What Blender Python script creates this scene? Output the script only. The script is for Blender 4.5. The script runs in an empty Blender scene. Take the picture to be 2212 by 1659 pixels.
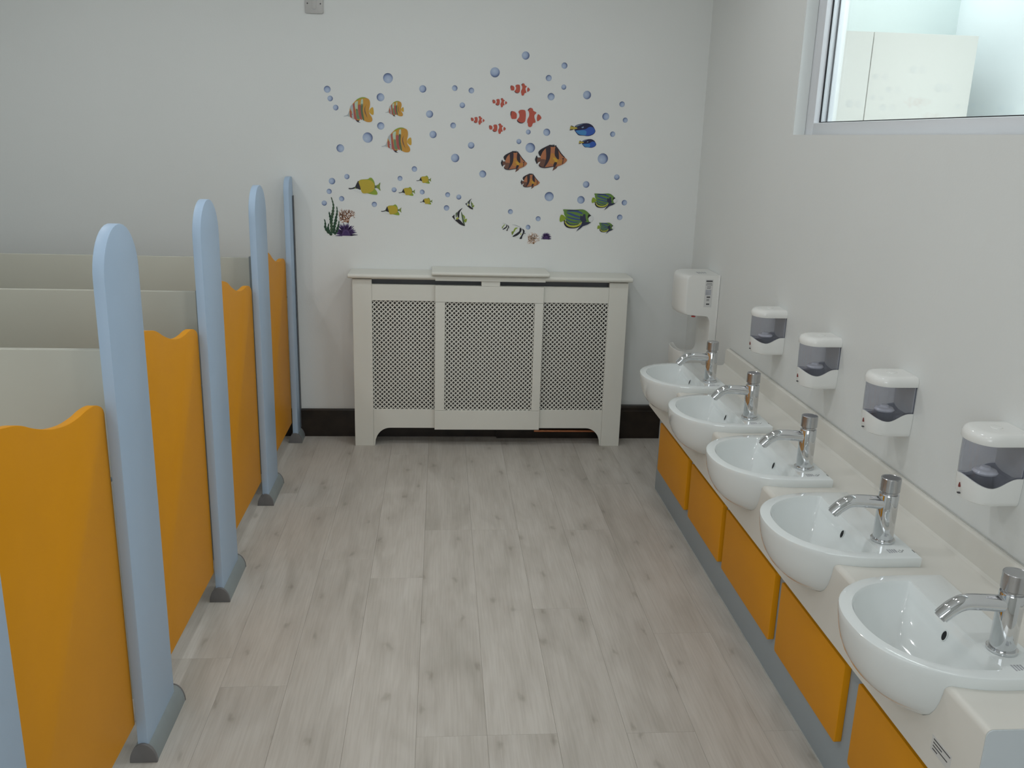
import bpy, bmesh, math, random
from mathutils import Vector, Matrix

random.seed(7)
C = bpy.context.scene.collection
PI = math.pi
SC = bpy.context.scene

# ------------------------------------------------------------------ camera
cam = bpy.data.cameras.new('camera')
cam.sensor_fit = 'HORIZONTAL'
cam.sensor_width = 36.0
cam.lens = 31.377
cam.clip_start = 0.05
camo = bpy.data.objects.new('camera', cam)
C.objects.link(camo)
_f, _pi, _ya, _ro = 1927.9, 0.269543, 0.0833948, 0.0289106
fw = Vector((math.sin(_ya)*math.cos(_pi), math.cos(_ya)*math.cos(_pi), -math.sin(_pi)))
rt = Vector((math.cos(_ya), -math.sin(_ya), 0))
up = rt.cross(fw)
r2 = math.cos(_ro)*rt + math.sin(_ro)*up
u2 = -math.sin(_ro)*rt + math.cos(_ro)*up
M = Matrix(((r2.x, u2.x, -fw.x, 0), (r2.y, u2.y, -fw.y, 0), (r2.z, u2.z, -fw.z, 1.55), (0, 0, 0, 1)))
camo.matrix_world = M
SC.camera = camo

# ------------------------------------------------------------------ world, lights, exposure
w = bpy.data.worlds.new('world')
SC.world = w
w.use_nodes = True
w.node_tree.nodes['Background'].inputs[0].default_value = (0.75, 0.85, 1.0, 1)
w.node_tree.nodes['Background'].inputs[1].default_value = 0.35
SC.view_settings.view_transform = 'Standard'
SC.view_settings.look = 'None'
SC.view_settings.gamma = 1.0
SC.view_settings.use_curve_mapping = False
SC.view_settings.exposure = -0.03


def area(name, loc, rot, size, power, col, shape='DISK', size_y=None, spread=PI):
    l = bpy.data.lights.new(name, 'AREA')
    l.shape = shape
    l.size = size
    if size_y:
        l.size_y = size_y
    l.energy = power
    l.color = col
    l.spread = spread
    o = bpy.data.objects.new(name, l)
    C.objects.link(o)
    o.location = loc
    o.rotation_euler = rot
    return o


ZC = 2.6
for (lx, ly, pw) in ((-0.35, 3.4, 2.7), (0.55, 3.4, 2.8), (-0.35, 2.2, 3.2), (0.55, 2.2, 3.4), (-0.35, 0.7, 2.6), (0.55, 0.7, 2.6), (-1.55, 3.3, 4.2), (-1.55, 2.2, 3.4), (-1.55, 1.0, 3.6)):  # leftmost row is added fill for the cubicles
    area('downlight_and_fill', (lx, ly, ZC-0.012), (0, 0, 0), 0.11, pw, (0.955, 0.98, 1.0))
# added unseen fill light behind the camera, no window there
area('rear_fill_light', (-0.7, -1.25, 1.5), (math.radians(90), 0, 0), 1.6, 22, (0.88, 0.95, 1.0), 'RECTANGLE', 1.2)
# added unseen lights that brighten the neighbouring room
area('neighbour_fill_light', (2.05, 2.6, 2.6), (0, 0, 0), 0.9, 37, (0.95, 0.99, 1.0), 'RECTANGLE', 1.6)
area('neighbour_fill_light', (2.1, 4.45, 2.6), (0, 0, 0), 0.9, 5.0, (0.96, 0.99, 1.0), 'RECTANGLE', 0.45)


# ------------------------------------------------------------------ materials
def nmat(name):
    m = bpy.data.materials.new(name)
    m.use_nodes = True
    nt = m.node_tree
    return m, nt, nt.nodes['Principled BSDF']


def mat(name, col, rough=0.5, spec=0.5, metal=0.0, var=0.0, vscale=4.0, bump=0.0, bscale=200.0, coat=0.0):
    m, nt, b = nmat(name)
    b.inputs['Base Color'].default_value = (*col, 1)
    b.inputs['Roughness'].default_value = rough
    b.inputs['Specular IOR Level'].default_value = spec
    b.inputs['Metallic'].default_value = metal
    b.inputs['Coat Weight'].default_value = coat
    b.inputs['Coat Roughness'].default_value = 0.05
    tc = nt.nodes.new('ShaderNodeTexCoord')
    if var > 0:
        n = nt.nodes.new('ShaderNodeTexNoise')
        n.inputs['Scale'].default_value = vscale
        n.inputs['Detail'].default_value = 4
        nt.links.new(tc.outputs['Object'], n.inputs['Vector'])
        r = nt.nodes.new('ShaderNodeValToRGB')
        r.color_ramp.elements[0].position = 0.3
        r.color_ramp.elements[1].position = 0.7
        r.color_ramp.elements[0].color = (*[c*(1-var) for c in col], 1)
        r.color_ramp.elements[1].color = (*[min(1, c*(1+var)) for c in col], 1)
        nt.links.new(n.outputs['Fac'], r.inputs['Fac'])
        nt.links.new(r.outputs['Color'], b.inputs['Base Color'])
    if bump > 0:
        n2 = nt.nodes.new('ShaderNodeTexNoise')
        n2.inputs['Scale'].default_value = bscale
        n2.inputs['Detail'].default_value = 3
        nt.links.new(tc.outputs['Object'], n2.inputs['Vector'])
        bp = nt.nodes.new('ShaderNodeBump')
        bp.inputs['Strength'].default_value = bump
        bp.inputs['Distance'].default_value = 0.002
        nt.links.new(n2.outputs['Fac'], bp.inputs['Height'])
        nt.links.new(bp.outputs['Normal'], b.inputs['Normal'])
    return m


WALL = mat('wall_paint', (0.77, 0.785, 0.765), 0.55, 0.35, var=0.012, vscale=1.5, bump=0.12, bscale=120)
CEIL = mat('ceiling_paint', (0.82, 0.82, 0.80), 0.8, 0.3, var=0.01)
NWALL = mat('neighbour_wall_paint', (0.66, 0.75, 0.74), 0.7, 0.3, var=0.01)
NWALL_LIT = mat('neighbour_side_lit', (0.83, 0.90, 0.92), 0.7, 0.3, var=0.01)  # lighter than the back wall to paint in strong light
CREAMCAB = mat('cream_cabinet', (0.70, 0.69, 0.645), 0.6, 0.3, var=0.003)
COVER = mat('satin_cover_paint', (0.74, 0.735, 0.67), 0.4, 0.4, var=0.01, vscale=3)
BLUE = mat('pale_blue_laminate', (0.425, 0.555, 0.715), 0.42, 0.4, var=0.012, vscale=6, bump=0.05, bscale=500)
FASCIA = mat('bounce_tinted_laminate', (0.345, 0.40, 0.435), 0.45, 0.4, var=0.012, vscale=6, bump=0.05, bscale=500)  # pale blue laminate greyed, warm floor bounce put into the colour
ORANGE = mat('orange_laminate', (0.76, 0.315, 0.003), 0.5, 0.22, var=0.02, vscale=6, bump=0.05, bscale=500)
OFFWHITE = mat('off_white_laminate', (0.51, 0.50, 0.425), 0.45, 0.4, var=0.012, vscale=5)
GREYAL = mat('grey_aluminium', (0.25, 0.285, 0.29), 0.38, 0.5, metal=0.1, var=0.04, vscale=20)
CAPGREY = mat('grey_plastic_cap', (0.17, 0.165, 0.165), 0.5, 0.4, var=0.05, vscale=30)
DARKCH = mat('dark_channel', (0.10, 0.105, 0.115), 0.45, 0.4, var=0.04, vscale=20)
CERAM = mat('white_vitreous_china', (0.80, 0.835, 0.825), 0.07, 0.5, var=0.004, vscale=3, coat=0.4)
TOPLAM = mat('white_worktop_laminate', (0.745, 0.725, 0.665), 0.28, 0.45, var=0.01, vscale=5)
EDGE = mat('worktop_end_edging', (0.62, 0.67, 0.70), 0.35, 0.4, var=0.01)
SEAL = mat('grey_sealant', (0.52, 0.52, 0.49), 0.5, 0.4, var=0.05)
CHROME = mat('chrome', (0.70, 0.71, 0.725), 0.06, 0.5, metal=1.0, var=0.01)
CHROME2 = mat('brushed_chrome', (0.52, 0.52, 0.53), 0.22, 0.5, metal=1.0, var=0.05, vscale=40)
BLACK = mat('black_rubber', (0.012, 0.012, 0.014), 0.5, 0.3, var=0.1)
WPLAST = mat('white_plastic', (0.83, 0.83, 0.80), 0.16, 0.5, var=0.006)
DRYW = mat('dryer_plastic', (0.80, 0.80, 0.765), 0.3, 0.5, var=0.006)
UPVC = mat('white_upvc', (0.70, 0.72, 0.75), 0.25, 0.5, var=0.01)
REVEAL = mat('window_reveal_paint', (0.80, 0.83, 0.82), 0.45, 0.4, var=0.01)
SKIRT = mat('dark_stained_skirting', (0.019, 0.013, 0.009), 0.32, 0.4, var=0.5, vscale=14)
COPPER = mat('copper_pipe', (0.72, 0.30, 0.16), 0.3, 0.5, metal=1.0, var=0.08, vscale=30)
RADSHADE = mat('shaded_radiator_enamel', (0.20, 0.195, 0.185), 0.35, 0.5, var=0.01)  # white enamel darkened, painting in the shade behind the grilles
INK = mat('grey_ink', (0.07, 0.07, 0.075), 0.5, 0.3, var=0.1, vscale=50)
INKL = mat('light_grey_ink', (0.42, 0.43, 0.46), 0.5, 0.3, var=0.1, vscale=50)
LABELM = mat('clear_label', (0.66, 0.66, 0.64), 0.3, 0.5, var=0.02, vscale=30)
DROP = mat('dark_red_print', (0.22, 0.05, 0.045), 0.5, 0.3, var=0.05)
RED = mat('red_plastic', (0.60, 0.02, 0.02), 0.35, 0.5, var=0.05)
SWITCH = mat('grey_switch_plate', (0.50, 0.49, 0.47), 0.35, 0.5, var=0.03, vscale=20)
SOAP = mat('white_pump_plastic', (0.80, 0.80, 0.82), 0.15, 0.5, var=0.08, vscale=40)
SUBFLOOR = mat('floor_joint', (0.34, 0.32, 0.29), 0.8, 0.2, var=0.1)


def glass_mat(name, tint, gloss_fac=0.06):
    m = bpy.data.materials.new(name)
    m.use_nodes = True
    nt = m.node_tree
    nt.nodes.clear()
    out = nt.nodes.new('ShaderNodeOutputMaterial')
    tr = nt.nodes.new('ShaderNodeBsdfTransparent')
    tr.inputs[0].default_value = (*tint, 1)
    gl = nt.nodes.new('ShaderNodeBsdfGlossy')
    gl.inputs['Roughness'].default_value = 0.03
    # Schlick reflectance, the same from both sides of a thin sheet
    lw = nt.nodes.new('ShaderNodeLayerWeight')
    lw.inputs['Blend'].default_value = 0.5
    pw = nt.nodes.new('ShaderNodeMath')
    pw.operation = 'POWER'
    pw.inputs[1].default_value = 5.0
    nt.links.new(lw.outputs['Facing'], pw.inputs[0])
    ma = nt.nodes.new('ShaderNodeMath')
    ma.operation = 'MULTIPLY_ADD'
    ma.inputs[1].default_value = 0.9
    ma.inputs[2].default_value = 0.035
    nt.links.new(pw.outputs[0], ma.inputs[0])
    mx = nt.nodes.new('ShaderNodeMixShader')
    nt.links.new(ma.outputs[0], mx.inputs[0])
    nt.links.new(tr.outputs[0], mx.inputs[1])
    nt.links.new(gl.outputs[0], mx.inputs[2])
    nt.links.new(mx.outputs[0], out.inputs[0])
    return m


PANE = glass_mat('window_glass', (0.98, 0.99, 0.99))
SMOKE = glass_mat('smoky_blue_plastic', (0.74, 0.75, 0.80))


def plank_mat():
    m, nt, b = nmat('pale_oak_plank')
    b.inputs['Roughness'].default_value = 0.42
    b.inputs['Specular IOR Level'].default_value = 0.35
    N = nt.nodes.new
    L = nt.links.new
    tc = N('ShaderNodeTexCoord')
    oi = N('ShaderNodeObjectInfo')
    off = N('ShaderNodeVectorMath')
    off.operation = 'SCALE'
    cmb = N('ShaderNodeCombineXYZ')
    L(oi.outputs['Random'], cmb.inputs[0])
    L(oi.outputs['Random'], cmb.inputs[1])
    L(oi.outputs['Random'], cmb.inputs[2])
    L(cmb.outputs[0], off.inputs[0])
    off.inputs['Scale'].default_value = 40
    add = N('ShaderNodeVectorMath')
    L(tc.outputs['Object'], add.inputs[0])
    L(off.outputs[0], add.inputs[1])

    def noise(scale_vec, scale, detail, dist=0.0, rough=0.55):
        mp = N('ShaderNodeMapping')
        mp.inputs['Scale'].default_value = scale_vec
        L(add.outputs[0], mp.inputs['Vector'])
        n = N('ShaderNodeTexNoise')
        n.inputs['Scale'].default_value = scale
        n.inputs['Detail'].default_value = detail
        n.inputs['Distortion'].default_value = dist
        n.inputs['Roughness'].default_value = rough
        L(mp.outputs[0], n.inputs['Vector'])
        return n, mp

    def ramp(fac, stops):
        r = N('ShaderNodeValToRGB')
        els = r.color_ramp.elements
        els[0].position, els[0].color = stops[0][0], (*stops[0][1], 1)
        els[1].position, els[1].color = stops[-1][0], (*stops[-1][1], 1)
        for p, c in stops[1:-1]:
            e = els.new(p)
            e.color = (*c, 1)
        L(fac, r.inputs['Fac'])
        return r

    def mul(a, bb, fac=1.0):
        mx = N('ShaderNodeMix')
        mx.data_type = 'RGBA'
        mx.blend_type = 'MULTIPLY'
        mx.inputs[0].default_value = fac
        L(a, mx.inputs[6])
        L(bb, mx.inputs[7])
        return mx.outputs[2]

    # broad figure
    n1, _ = noise((1, 0.22, 1), 9, 3, 0.6)
    base = ramp(n1.outputs['Fac'], [(0.3, (0.48, 0.45, 0.402)), (0.5, (0.56, 0.527, 0.478)), (0.75, (0.60, 0.57, 0.522))])
    # fine grain streaks
    n2, _ = noise((1, 0.035, 1), 170, 4, 0.2)
    g = ramp(n2.outputs['Fac'], [(0.32, (0.90, 0.89, 0.88)), (0.6, (1, 1, 1))])
    c = mul(base.outputs['Color'], g.outputs['Color'])
    # cathedral rings
    wv = N('ShaderNodeTexWave')
    wv.wave_type = 'RINGS'
    wv.inputs['Scale'].default_value = 9
    wv.inputs['Distortion'].default_value = 9
    wv.inputs['Detail'].default_value = 2.5
    wv.inputs['Detail Scale'].default_value = 1.3
    mp = N('ShaderNodeMapping')
    mp.inputs['Scale'].default_value = (1, 0.16, 1)
    L(add.outputs[0], mp.inputs['Vector'])
    L(mp.outputs[0], wv.inputs['Vector'])
    rg = ramp(wv.outputs['Color'], [(0.1, (0.94, 0.935, 0.93)), (0.5, (1, 1, 1))])
    c = mul(c, rg.outputs['Color'], 0.8)
    # greyish knots
    vo = N('ShaderNodeTexVoronoi')
    vo.voronoi_dimensions = '2D'
    vo.inputs['Scale'].default_value = 4.6
    vo.inputs['Randomness'].default_value = 1.0
    mp2 = N('ShaderNodeMapping')
    mp2.inputs['Scale'].default_value = (1.5, 0.62, 1)
    nn, _ = noise((1, 0.6, 1), 26, 2)
    addv = N('ShaderNodeVectorMath')
    sc = N('ShaderNodeVectorMath')
    sc.operation = 'SCALE'
    sc.inputs['Scale'].default_value = 0.045
    L(nn.outputs['Color'], sc.inputs[0])
    L(add.outputs[0], addv.inputs[0])
    L(sc.outputs[0], addv.inputs[1])
    L(addv.outputs[0], mp2.inputs['Vector'])
    L(mp2.outputs[0], vo.inputs['Vector'])
    kn = ramp(vo.outputs['Distance'], [(0.0, (0.50, 0.475, 0.44)), (0.04, (0.66, 0.64, 0.61)), (0.075, (0.86, 0.85, 0.835)), (0.16, (0.93, 0.925, 0.92)), (0.30, (1, 1, 1))])
    c = mul(c, kn.outputs['Color'], 0.62)
    # plank to plank tone
    tone = ramp(oi.outputs['Random'], [(0.0, (0.965, 0.965, 0.965)), (1.0, (1, 1, 1))])
    c = mul(c, tone.outputs['Color'])
    L(c, b.inputs['Base Color'])
    bp = N('ShaderNodeBump')
    bp.inputs['Strength'].default_value = 0.06
    bp.inputs['Distance'].default_value = 0.001
    L(n2.outputs['Fac'], bp.inputs['Height'])
    L(bp.outputs['Normal'], b.inputs['Normal'])
    return m


PLANK = plank_mat()


def bubble_mat():
    # printed artwork of a bubble: radial tint in the sticker's own coordinates
    m, nt, b = nmat('printed_bubble')
    N = nt.nodes.new
    L = nt.links.new
    tc = N('ShaderNodeTexCoord')
    mp = N('ShaderNodeMapping')
    mp.inputs['Location'].default_value = (-0.22, 0, 0.28)
    L(tc.outputs['Object'], mp.inputs['Vector'])
    ln = N('ShaderNodeVectorMath')
    ln.operation = 'LENGTH'
    L(mp.outputs[0], ln.inputs[0])
    r = N('ShaderNodeValToRGB')
    e = r.color_ramp.elements
    e[0].position, e[0].color = 0.0, (0.46, 0.55, 0.68, 1)
    e[1].position, e[1].color = 1.0, (0.08, 0.115, 0.22, 1)
    k = e.new(0.62)
    k.color = (0.33, 0.41, 0.58, 1)
    k = e.new(0.85)
    k.color = (0.16, 0.22, 0.39, 1)
    mm = N('ShaderNodeMath')
    mm.operation = 'MULTIPLY'
    mm.inputs[1].default_value = 0.80
    L(ln.outputs['Value'], mm.inputs[0])
    L(mm.outputs[0], r.inputs['Fac'])
    L(r.outputs['Color'], b.inputs['Base Color'])
    b.inputs['Roughness'].default_value = 0.4
    return m


BUB = bubble_mat()


# ------------------------------------------------------------------ helpers
def link(name, me, m, parent=None, smooth=False, angle=None):
    o = bpy.data.objects.new(name, me)
    C.objects.link(o)
    if m is not None:
        me.materials.append(m)
    if parent is not None:
        o.parent = parent
    if smooth:
        for p in me.polygons:
            p.use_smooth = True
        if angle:
            me.set_sharp_from_angle(angle=math.radians(angle))
    return o


def mesh(name, verts, faces, m, parent=None, smooth=False, angle=None):
    me = bpy.data.meshes.new(name)
    me.from_pydata([tuple(v) for v in verts], [], faces)
    bm = bmesh.new()
    bm.from_mesh(me)
    bmesh.ops.recalc_face_normals(bm, faces=bm.faces)
    bm.to_mesh(me)
    bm.free()
    me.update()
    return link(name, me, m, parent, smooth, angle)


def bmobj(name, bm, m, parent=None, smooth=False, angle=None):
    me = bpy.data.meshes.new(name)
    bmesh.ops.recalc_face_normals(bm, faces=bm.faces)
    bm.to_mesh(me)
    bm.free()
    return link(name, me, m, parent, smooth, angle)


def addbox(bm, a, b):
    (x0, y0, z0), (x1, y1, z1) = a, b
    vs = [bm.verts.new(p) for p in ((x0, y0, z0), (x1, y0, z0), (x1, y1, z0), (x0, y1, z0), (x0, y0, z1), (x1, y0, z1), (x1, y1, z1), (x0, y1, z1))]
    for f in ((0, 3, 2, 1), (4, 5, 6, 7), (0, 1, 5, 4), (1, 2, 6, 5), (2, 3, 7, 6), (3, 0, 4, 7)):
        bm.faces.new([vs[i] for i in f])


def box(name, a, b, m, parent=None, bevel=0.0, seg=2):
    bm = bmesh.new()
    addbox(bm, a, b)
    if bevel:
        bmesh.ops.bevel(bm, geom=bm.edges[:], offset=bevel, segments=seg, profile=0.5, affect='EDGES')
    return bmobj(name, bm, m, parent, smooth=bevel > 0, angle=35)


def boxes(name, lst, m, parent=None):
    bm = bmesh.new()
    for a, b in lst:
        addbox(bm, a, b)
    return bmobj(name, bm, m, parent)


def prism(name, pts, axis, a, b, m, parent=None, bevel=0.0, seg=2, smooth=True, angle=30):
    """extrude a 2-D outline along an axis: x -> (y,z), y -> (x,z), z -> (x,y)"""
    bm = bmesh.new()

    def P(u, v, t):
        return {'x': (t, u, v), 'y': (u, t, v), 'z': (u, v, t)}[axis]
    lo = [bm.verts.new(P(u, v, a)) for u, v in pts]
    hi = [bm.verts.new(P(u, v, b)) for u, v in pts]
    n = len(pts)
    bm.faces.new(lo)
    bm.faces.new(hi[::-1])
    for i in range(n):
        bm.faces.new((lo[i], lo[(i+1) % n], hi[(i+1) % n], hi[i]))
    if bevel:
        es = [e for e in bm.edges if all(abs({'x': v.co.x, 'y': v.co.y, 'z': v.co.z}[axis]-a) < 1e-6 for v in e.verts)
              or all(abs({'x': v.co.x, 'y': v.co.y, 'z': v.co.z}[axis]-b) < 1e-6 for v in e.verts)]
        bmesh.ops.recalc_face_normals(bm, faces=bm.faces)
        bmesh.ops.bevel(bm, geom=es, offset=bevel, segments=seg, profile=0.5, affect='EDGES')
    return bmobj(name, bm, m, parent, smooth, angle)


def loft(name, rings, m, parent=None, cap0=True, cap1=True, closed=True, smooth=True, angle=40):
    verts = []
    faces = []
    n = len(rings[0])
    for r in rings:
        verts += list(r)
    for k in range(len(rings)-1):
        for i in range(n if closed else n-1):
            j = (i+1) % n
            faces.append((k*n+i, k*n+j, (k+1)*n+j, (k+1)*n+i))
    if cap0:
        faces.append(tuple(range(n))[::-1])
    if cap1:
        faces.append(tuple((len(rings)-1)*n+i for i in range(n)))
    o = mesh(name, verts, faces, m, parent, smooth, angle)
    for p in o.data.polygons:
        if len(p.vertices) > 4:
            p.use_smooth = False
    return o


def lathe(name, prof, m, parent=None, seg=32, centre=(0, 0), angle=35):
    rings = []
    for r, z in prof:
        rings.append([(centre[0]+r*math.cos(2*PI*i/seg), centre[1]+r*math.sin(2*PI*i/seg), z) for i in range(seg)])
    return loft(name, rings, m, parent, angle=angle)


def empty(name, loc=(0, 0, 0)):
    o = bpy.data.objects.new(name, None)
    C.objects.link(o)
    o.location = loc
    o.empty_display_size = 0.05
    return o


def tag(o, label, cat, group=None):
    o['label'] = label
    o['category'] = cat
    if group:
        o['group'] = group
    return o


def thing(name, label, cat, loc=(0, 0, 0), group=None):
    return tag(empty(name, loc), label, cat, group)


def struct(o):
    o['kind'] = 'structure'
    return o


def copy_tree(o, parent=None):
    c = o.copy()
    C.objects.link(c)
    if parent is not None:
        c.parent = parent
    for ch in list(o.children):
        copy_tree(ch, c)
    return c


def arc(cx, cy, r, a0, a1, n):
    return [(cx+r*math.cos(math.radians(a0+(a1-a0)*i/n)), cy+r*math.sin(math.radians(a0+(a1-a0)*i/n))) for i in range(n+1)]


def catmull(pts, sub=4, closed=True):
    out = []
    n = len(pts)
    for i in range(n if closed else n-1):
        if closed:
            p0, p1, p2, p3 = pts[i-1], pts[i], pts[(i+1) % n], pts[(i+2) % n]
        else:
            p0, p1, p2, p3 = pts[max(i-1, 0)], pts[i], pts[i+1], pts[min(i+2, n-1)]
        for k in range(sub):
            t = k/sub
            out.append(tuple(0.5*((2*p1[d]) + (-p0[d]+p2[d])*t + (2*p0[d]-5*p1[d]+4*p2[d]-p3[d])*t*t + (-p0[d]+3*p1[d]-3*p2[d]+p3[d])*t**3) for d in range(len(p1))))
    if not closed:
        out.append(tuple(pts[-1]))
    return out


def tube(name, path, radii, m, parent=None, seg=16, up=Vector((0, 1, 0)), caps=True):
    rings = []
    P = [Vector(p) for p in path]
    for i, p in enumerate(P):
        t = (P[min(i+1, len(P)-1)]-P[max(i-1, 0)]).normalized()
        s = up.cross(t).normalized()
        v = t.cross(s)
        r = radii[i] if isinstance(radii, (list, tuple)) else radii
        rings.append([p + s*(r*math.cos(2*PI*k/seg)) + v*(r*math.sin(2*PI*k/seg)) for k in range(seg)])
    return loft(name, rings, m, parent, cap0=caps, cap1=caps, angle=50)


# ------------------------------------------------------------------ room shell
XL, XR, YB, YF = -2.25, 1.30, 4.55, -1.30
fl = struct(box('floor', (XL-0.1, YF-0.1, -0.12), (XR+0.1, YB+0.1, -0.006), SUBFLOOR))
# planks run towards the back wall; measured seams every 0.1895 m
PW, PL = 0.1895, 1.30
pl_meshes = {}
seam0 = 0.132
joint = {0: 2.056, -1: 2.056, 1: 2.718, 2: 2.05, -2: 2.95, 3: 2.55, -3: 3.1, 4: 3.345-1.3, -4: 2.3, 5: 2.8}


def plank(x0, x1, y0, y1):
    key = (round(x1-x0, 4), round(y1-y0, 4))
    if key not in pl_meshes:
        bm = bmesh.new()
        hw, hl, t, c = key[0]/2, key[1]/2, 0.006, 0.0004
        lo = [(-hw, -hl), (hw, -hl), (hw, hl), (-hw, hl)]
        rings = [[(x, y, -t) for x, y in lo], [(x, y, -c*0.8) for x, y in lo], [(x-math.copysign(c, x), y-math.copysign(c, y), 0) for x, y in lo]]
        vv = [[bm.verts.new(p) for p in r] for r in rings]
        for k in range(2):
            for i in range(4):
                bm.faces.new((vv[k][i], vv[k][(i+1) % 4], vv[k+1][(i+1) % 4], vv[k+1][i]))
        bm.faces.new(vv[2])
        bm.faces.new(vv[0][::-1])
        bmesh.ops.recalc_face_normals(bm, faces=bm.faces)
        me = bpy.data.meshes.new('plank')
        bm.to_mesh(me)
        bm.free()
        me.materials.append(PLANK)
        pl_meshes[key] = me
    o = bpy.data.objects.new('plank', pl_meshes[key])
    C.objects.link(o)
    o.location = ((x0+x1)/2, (y0+y1)/2, 0)
    o.parent = fl


kmin = math.floor((XL-seam0)/PW)
kmax = math.ceil((XR-seam0)/PW)
for k in range(kmin, kmax):
    x0 = max(seam0+k*PW, XL)+0.0002
    x1 = min(seam0+(k+1)*PW, XR)-0.0002
    if x1-x0 < 0.01:
        continue
    j = joint.get(k, 2.0+((k*0.43) % 1.3))
    ys = [j+PL*i for i in range(-4, 4)]
    ys = [YF]+[y for y in ys if YF+0.05 < y < YB-0.05]+[YB]
    for a, b in zip(ys[:-1], ys[1:]):
        plank(x0, x1, a+0.0002, b-0.0002)

struct(box('wall_back', (XL-0.1, YB, 0), (XR+0.12, YB+0.12, ZC), WALL))
struct(box('wall_left', (XL-0.1, YF, 0), (XL, YB, ZC), WALL))
struct(box('wall_front', (XL-0.1, YF-0.1, 0), (XR+0.15, YF, ZC), WALL))
struct(box('ceiling', (XL-0.1, YF-0.1, ZC), (XR+0.15, YB+0.12, ZC+0.1), CEIL))
# right wall with the window opening
WZ0, WZ1, WY0, WY1 = 1.588, 2.32, 1.30, 3.36
XW = 1.46
struct(boxes('wall_right', [((XR, YF, 0), (XW, YB, WZ0)), ((XR, YF, WZ1), (XW, YB, ZC)), ((XR, YF, WZ0), (XW, WY0, WZ1)), ((XR, WY1, WZ0), (XW, YB, WZ1))], WALL))

# skirting boards of the back wall
prof_l = [(YB, 0), (4.533, 0), (4.533, 0.142), (4.538, 0.149), (YB, 0.149)]
prof_r = [(YB, 0), (4.508, 0), (4.508, 0.152), (4.512, 0.156), (4.514, 0.170), (4.522, 0.1785), (YB, 0.1785)]
struct(prism('baseboard_back', prof_l, 'x', XL, 0.30, SKIRT))
struct(prism('baseboard_back_right', prof_r, 'x', 0.302, XR, SKIRT))

# ------------------------------------------------------------------ window to the neighbouring room
win = struct(empty('window_1', (1.37, 2.33, WZ0)))


def wbox(name, a, b, m, bevel=0.0):
    o = box(name, a, b, m, None, bevel)
    o.parent = win
    o.matrix_parent_inverse = Matrix.Translation((-1.37, -2.33, -WZ0))
    return o


RV = 0.006
wbox('reveal_lining', (XR+0.001, WY1-RV, WZ0), (1.3445, WY1, WZ1), REVEAL)
wbox('reveal_lining', (XR+0.001, WY0, WZ0), (1.3445, WY0+RV, WZ1), REVEAL)
FX0, FX1 = 1.345, 1.415
wbox('frame_stile', (FX0, WY1-0.076, WZ0), (FX1, WY1, WZ1), UPVC, 0.003)
wbox('frame_stile', (FX0, WY0, WZ0), (FX1, WY0+0.076, WZ1), UPVC, 0.003)
wbox('frame_rail', (FX0, WY0+0.076, WZ0), (FX1, WY1-0.076, WZ0+0.043), UPVC, 0.003)
wbox('frame_rail', (FX0, WY0+0.076, WZ1-0.043), (FX1, WY1-0.076, WZ1), UPVC, 0.003)
gx0, gx1 = 1.368, 1.392
yg0, yg1, zg0, zg1 = WY0+0.076, WY1-0.076, WZ0+0.043, WZ1-0.043
for xg in (gx0-0.002, gx1-0.002):
    bm = bmesh.new()
    addbox(bm, (xg, yg0, zg0), (xg+0.004, yg1, zg0+0.004))
    addbox(bm, (xg, yg1-0.005, zg0), (xg+0.004, yg1, zg1))
    addbox(bm, (xg, yg0, zg0), (xg+0.004, yg0+0.005, zg1))
    o = bmobj('gasket', bm, BLACK)
    o.parent = win
    o.matrix_parent_inverse = Matrix.Translation((-1.37, -2.33, -WZ0))
for xg in (gx0+0.003, gx1+0.003):
    wbox('pane', (xg, yg0+0.001, zg0+0.001), (xg+0.004, yg1-0.001, zg1-0.001), PANE)

# the neighbouring room seen through the glass
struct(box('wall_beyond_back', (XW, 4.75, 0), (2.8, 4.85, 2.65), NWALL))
struct(box('wall_beyond_right', (2.65, 0.6, 0), (2.75, 4.75, 2.65), NWALL_LIT))
struct(box('wall_beyond_front', (XW, 0.5, 0), (2.75, 0.6, 2.65), NWALL_LIT))
struct(box('floor_beyond', (XW, 0.5, -0.12), (2.75, 4.85, 0.0), CEIL))
struct(box('ceiling_beyond', (XW, 0.5, 2.65), (2.75, 4.85, 2.75), CEIL))
cab = thing('tall_cabinet', 'tall cream cabinet with flat doors in the bright room behind the window', 'cabinet', (1.96, 4.45, 0))


def sub(name, a, b, m, parent, bevel=0.0):
    """box in the local space of a parent empty"""
    return box(name, a, b, m, parent, bevel)


sub('carcass', (-0.495, -0.228, 0), (0.495, 0.27, 2.06), CREAMCAB, cab)
sub('door', (-0.495, -0.25, 0.05), (-0.004, -0.23, 2.058), CREAMCAB, cab, 0.0015)
sub('door', (0.0, -0.25, 0.05), (0.495, -0.23, 2.058), CREAMCAB, cab, 0.0015)

# ------------------------------------------------------------------ cubicles
FEET = [1.178, 1.986, 2.793, 3.615, 4.425]
PX = -0.741            # centre line of pilasters


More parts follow.
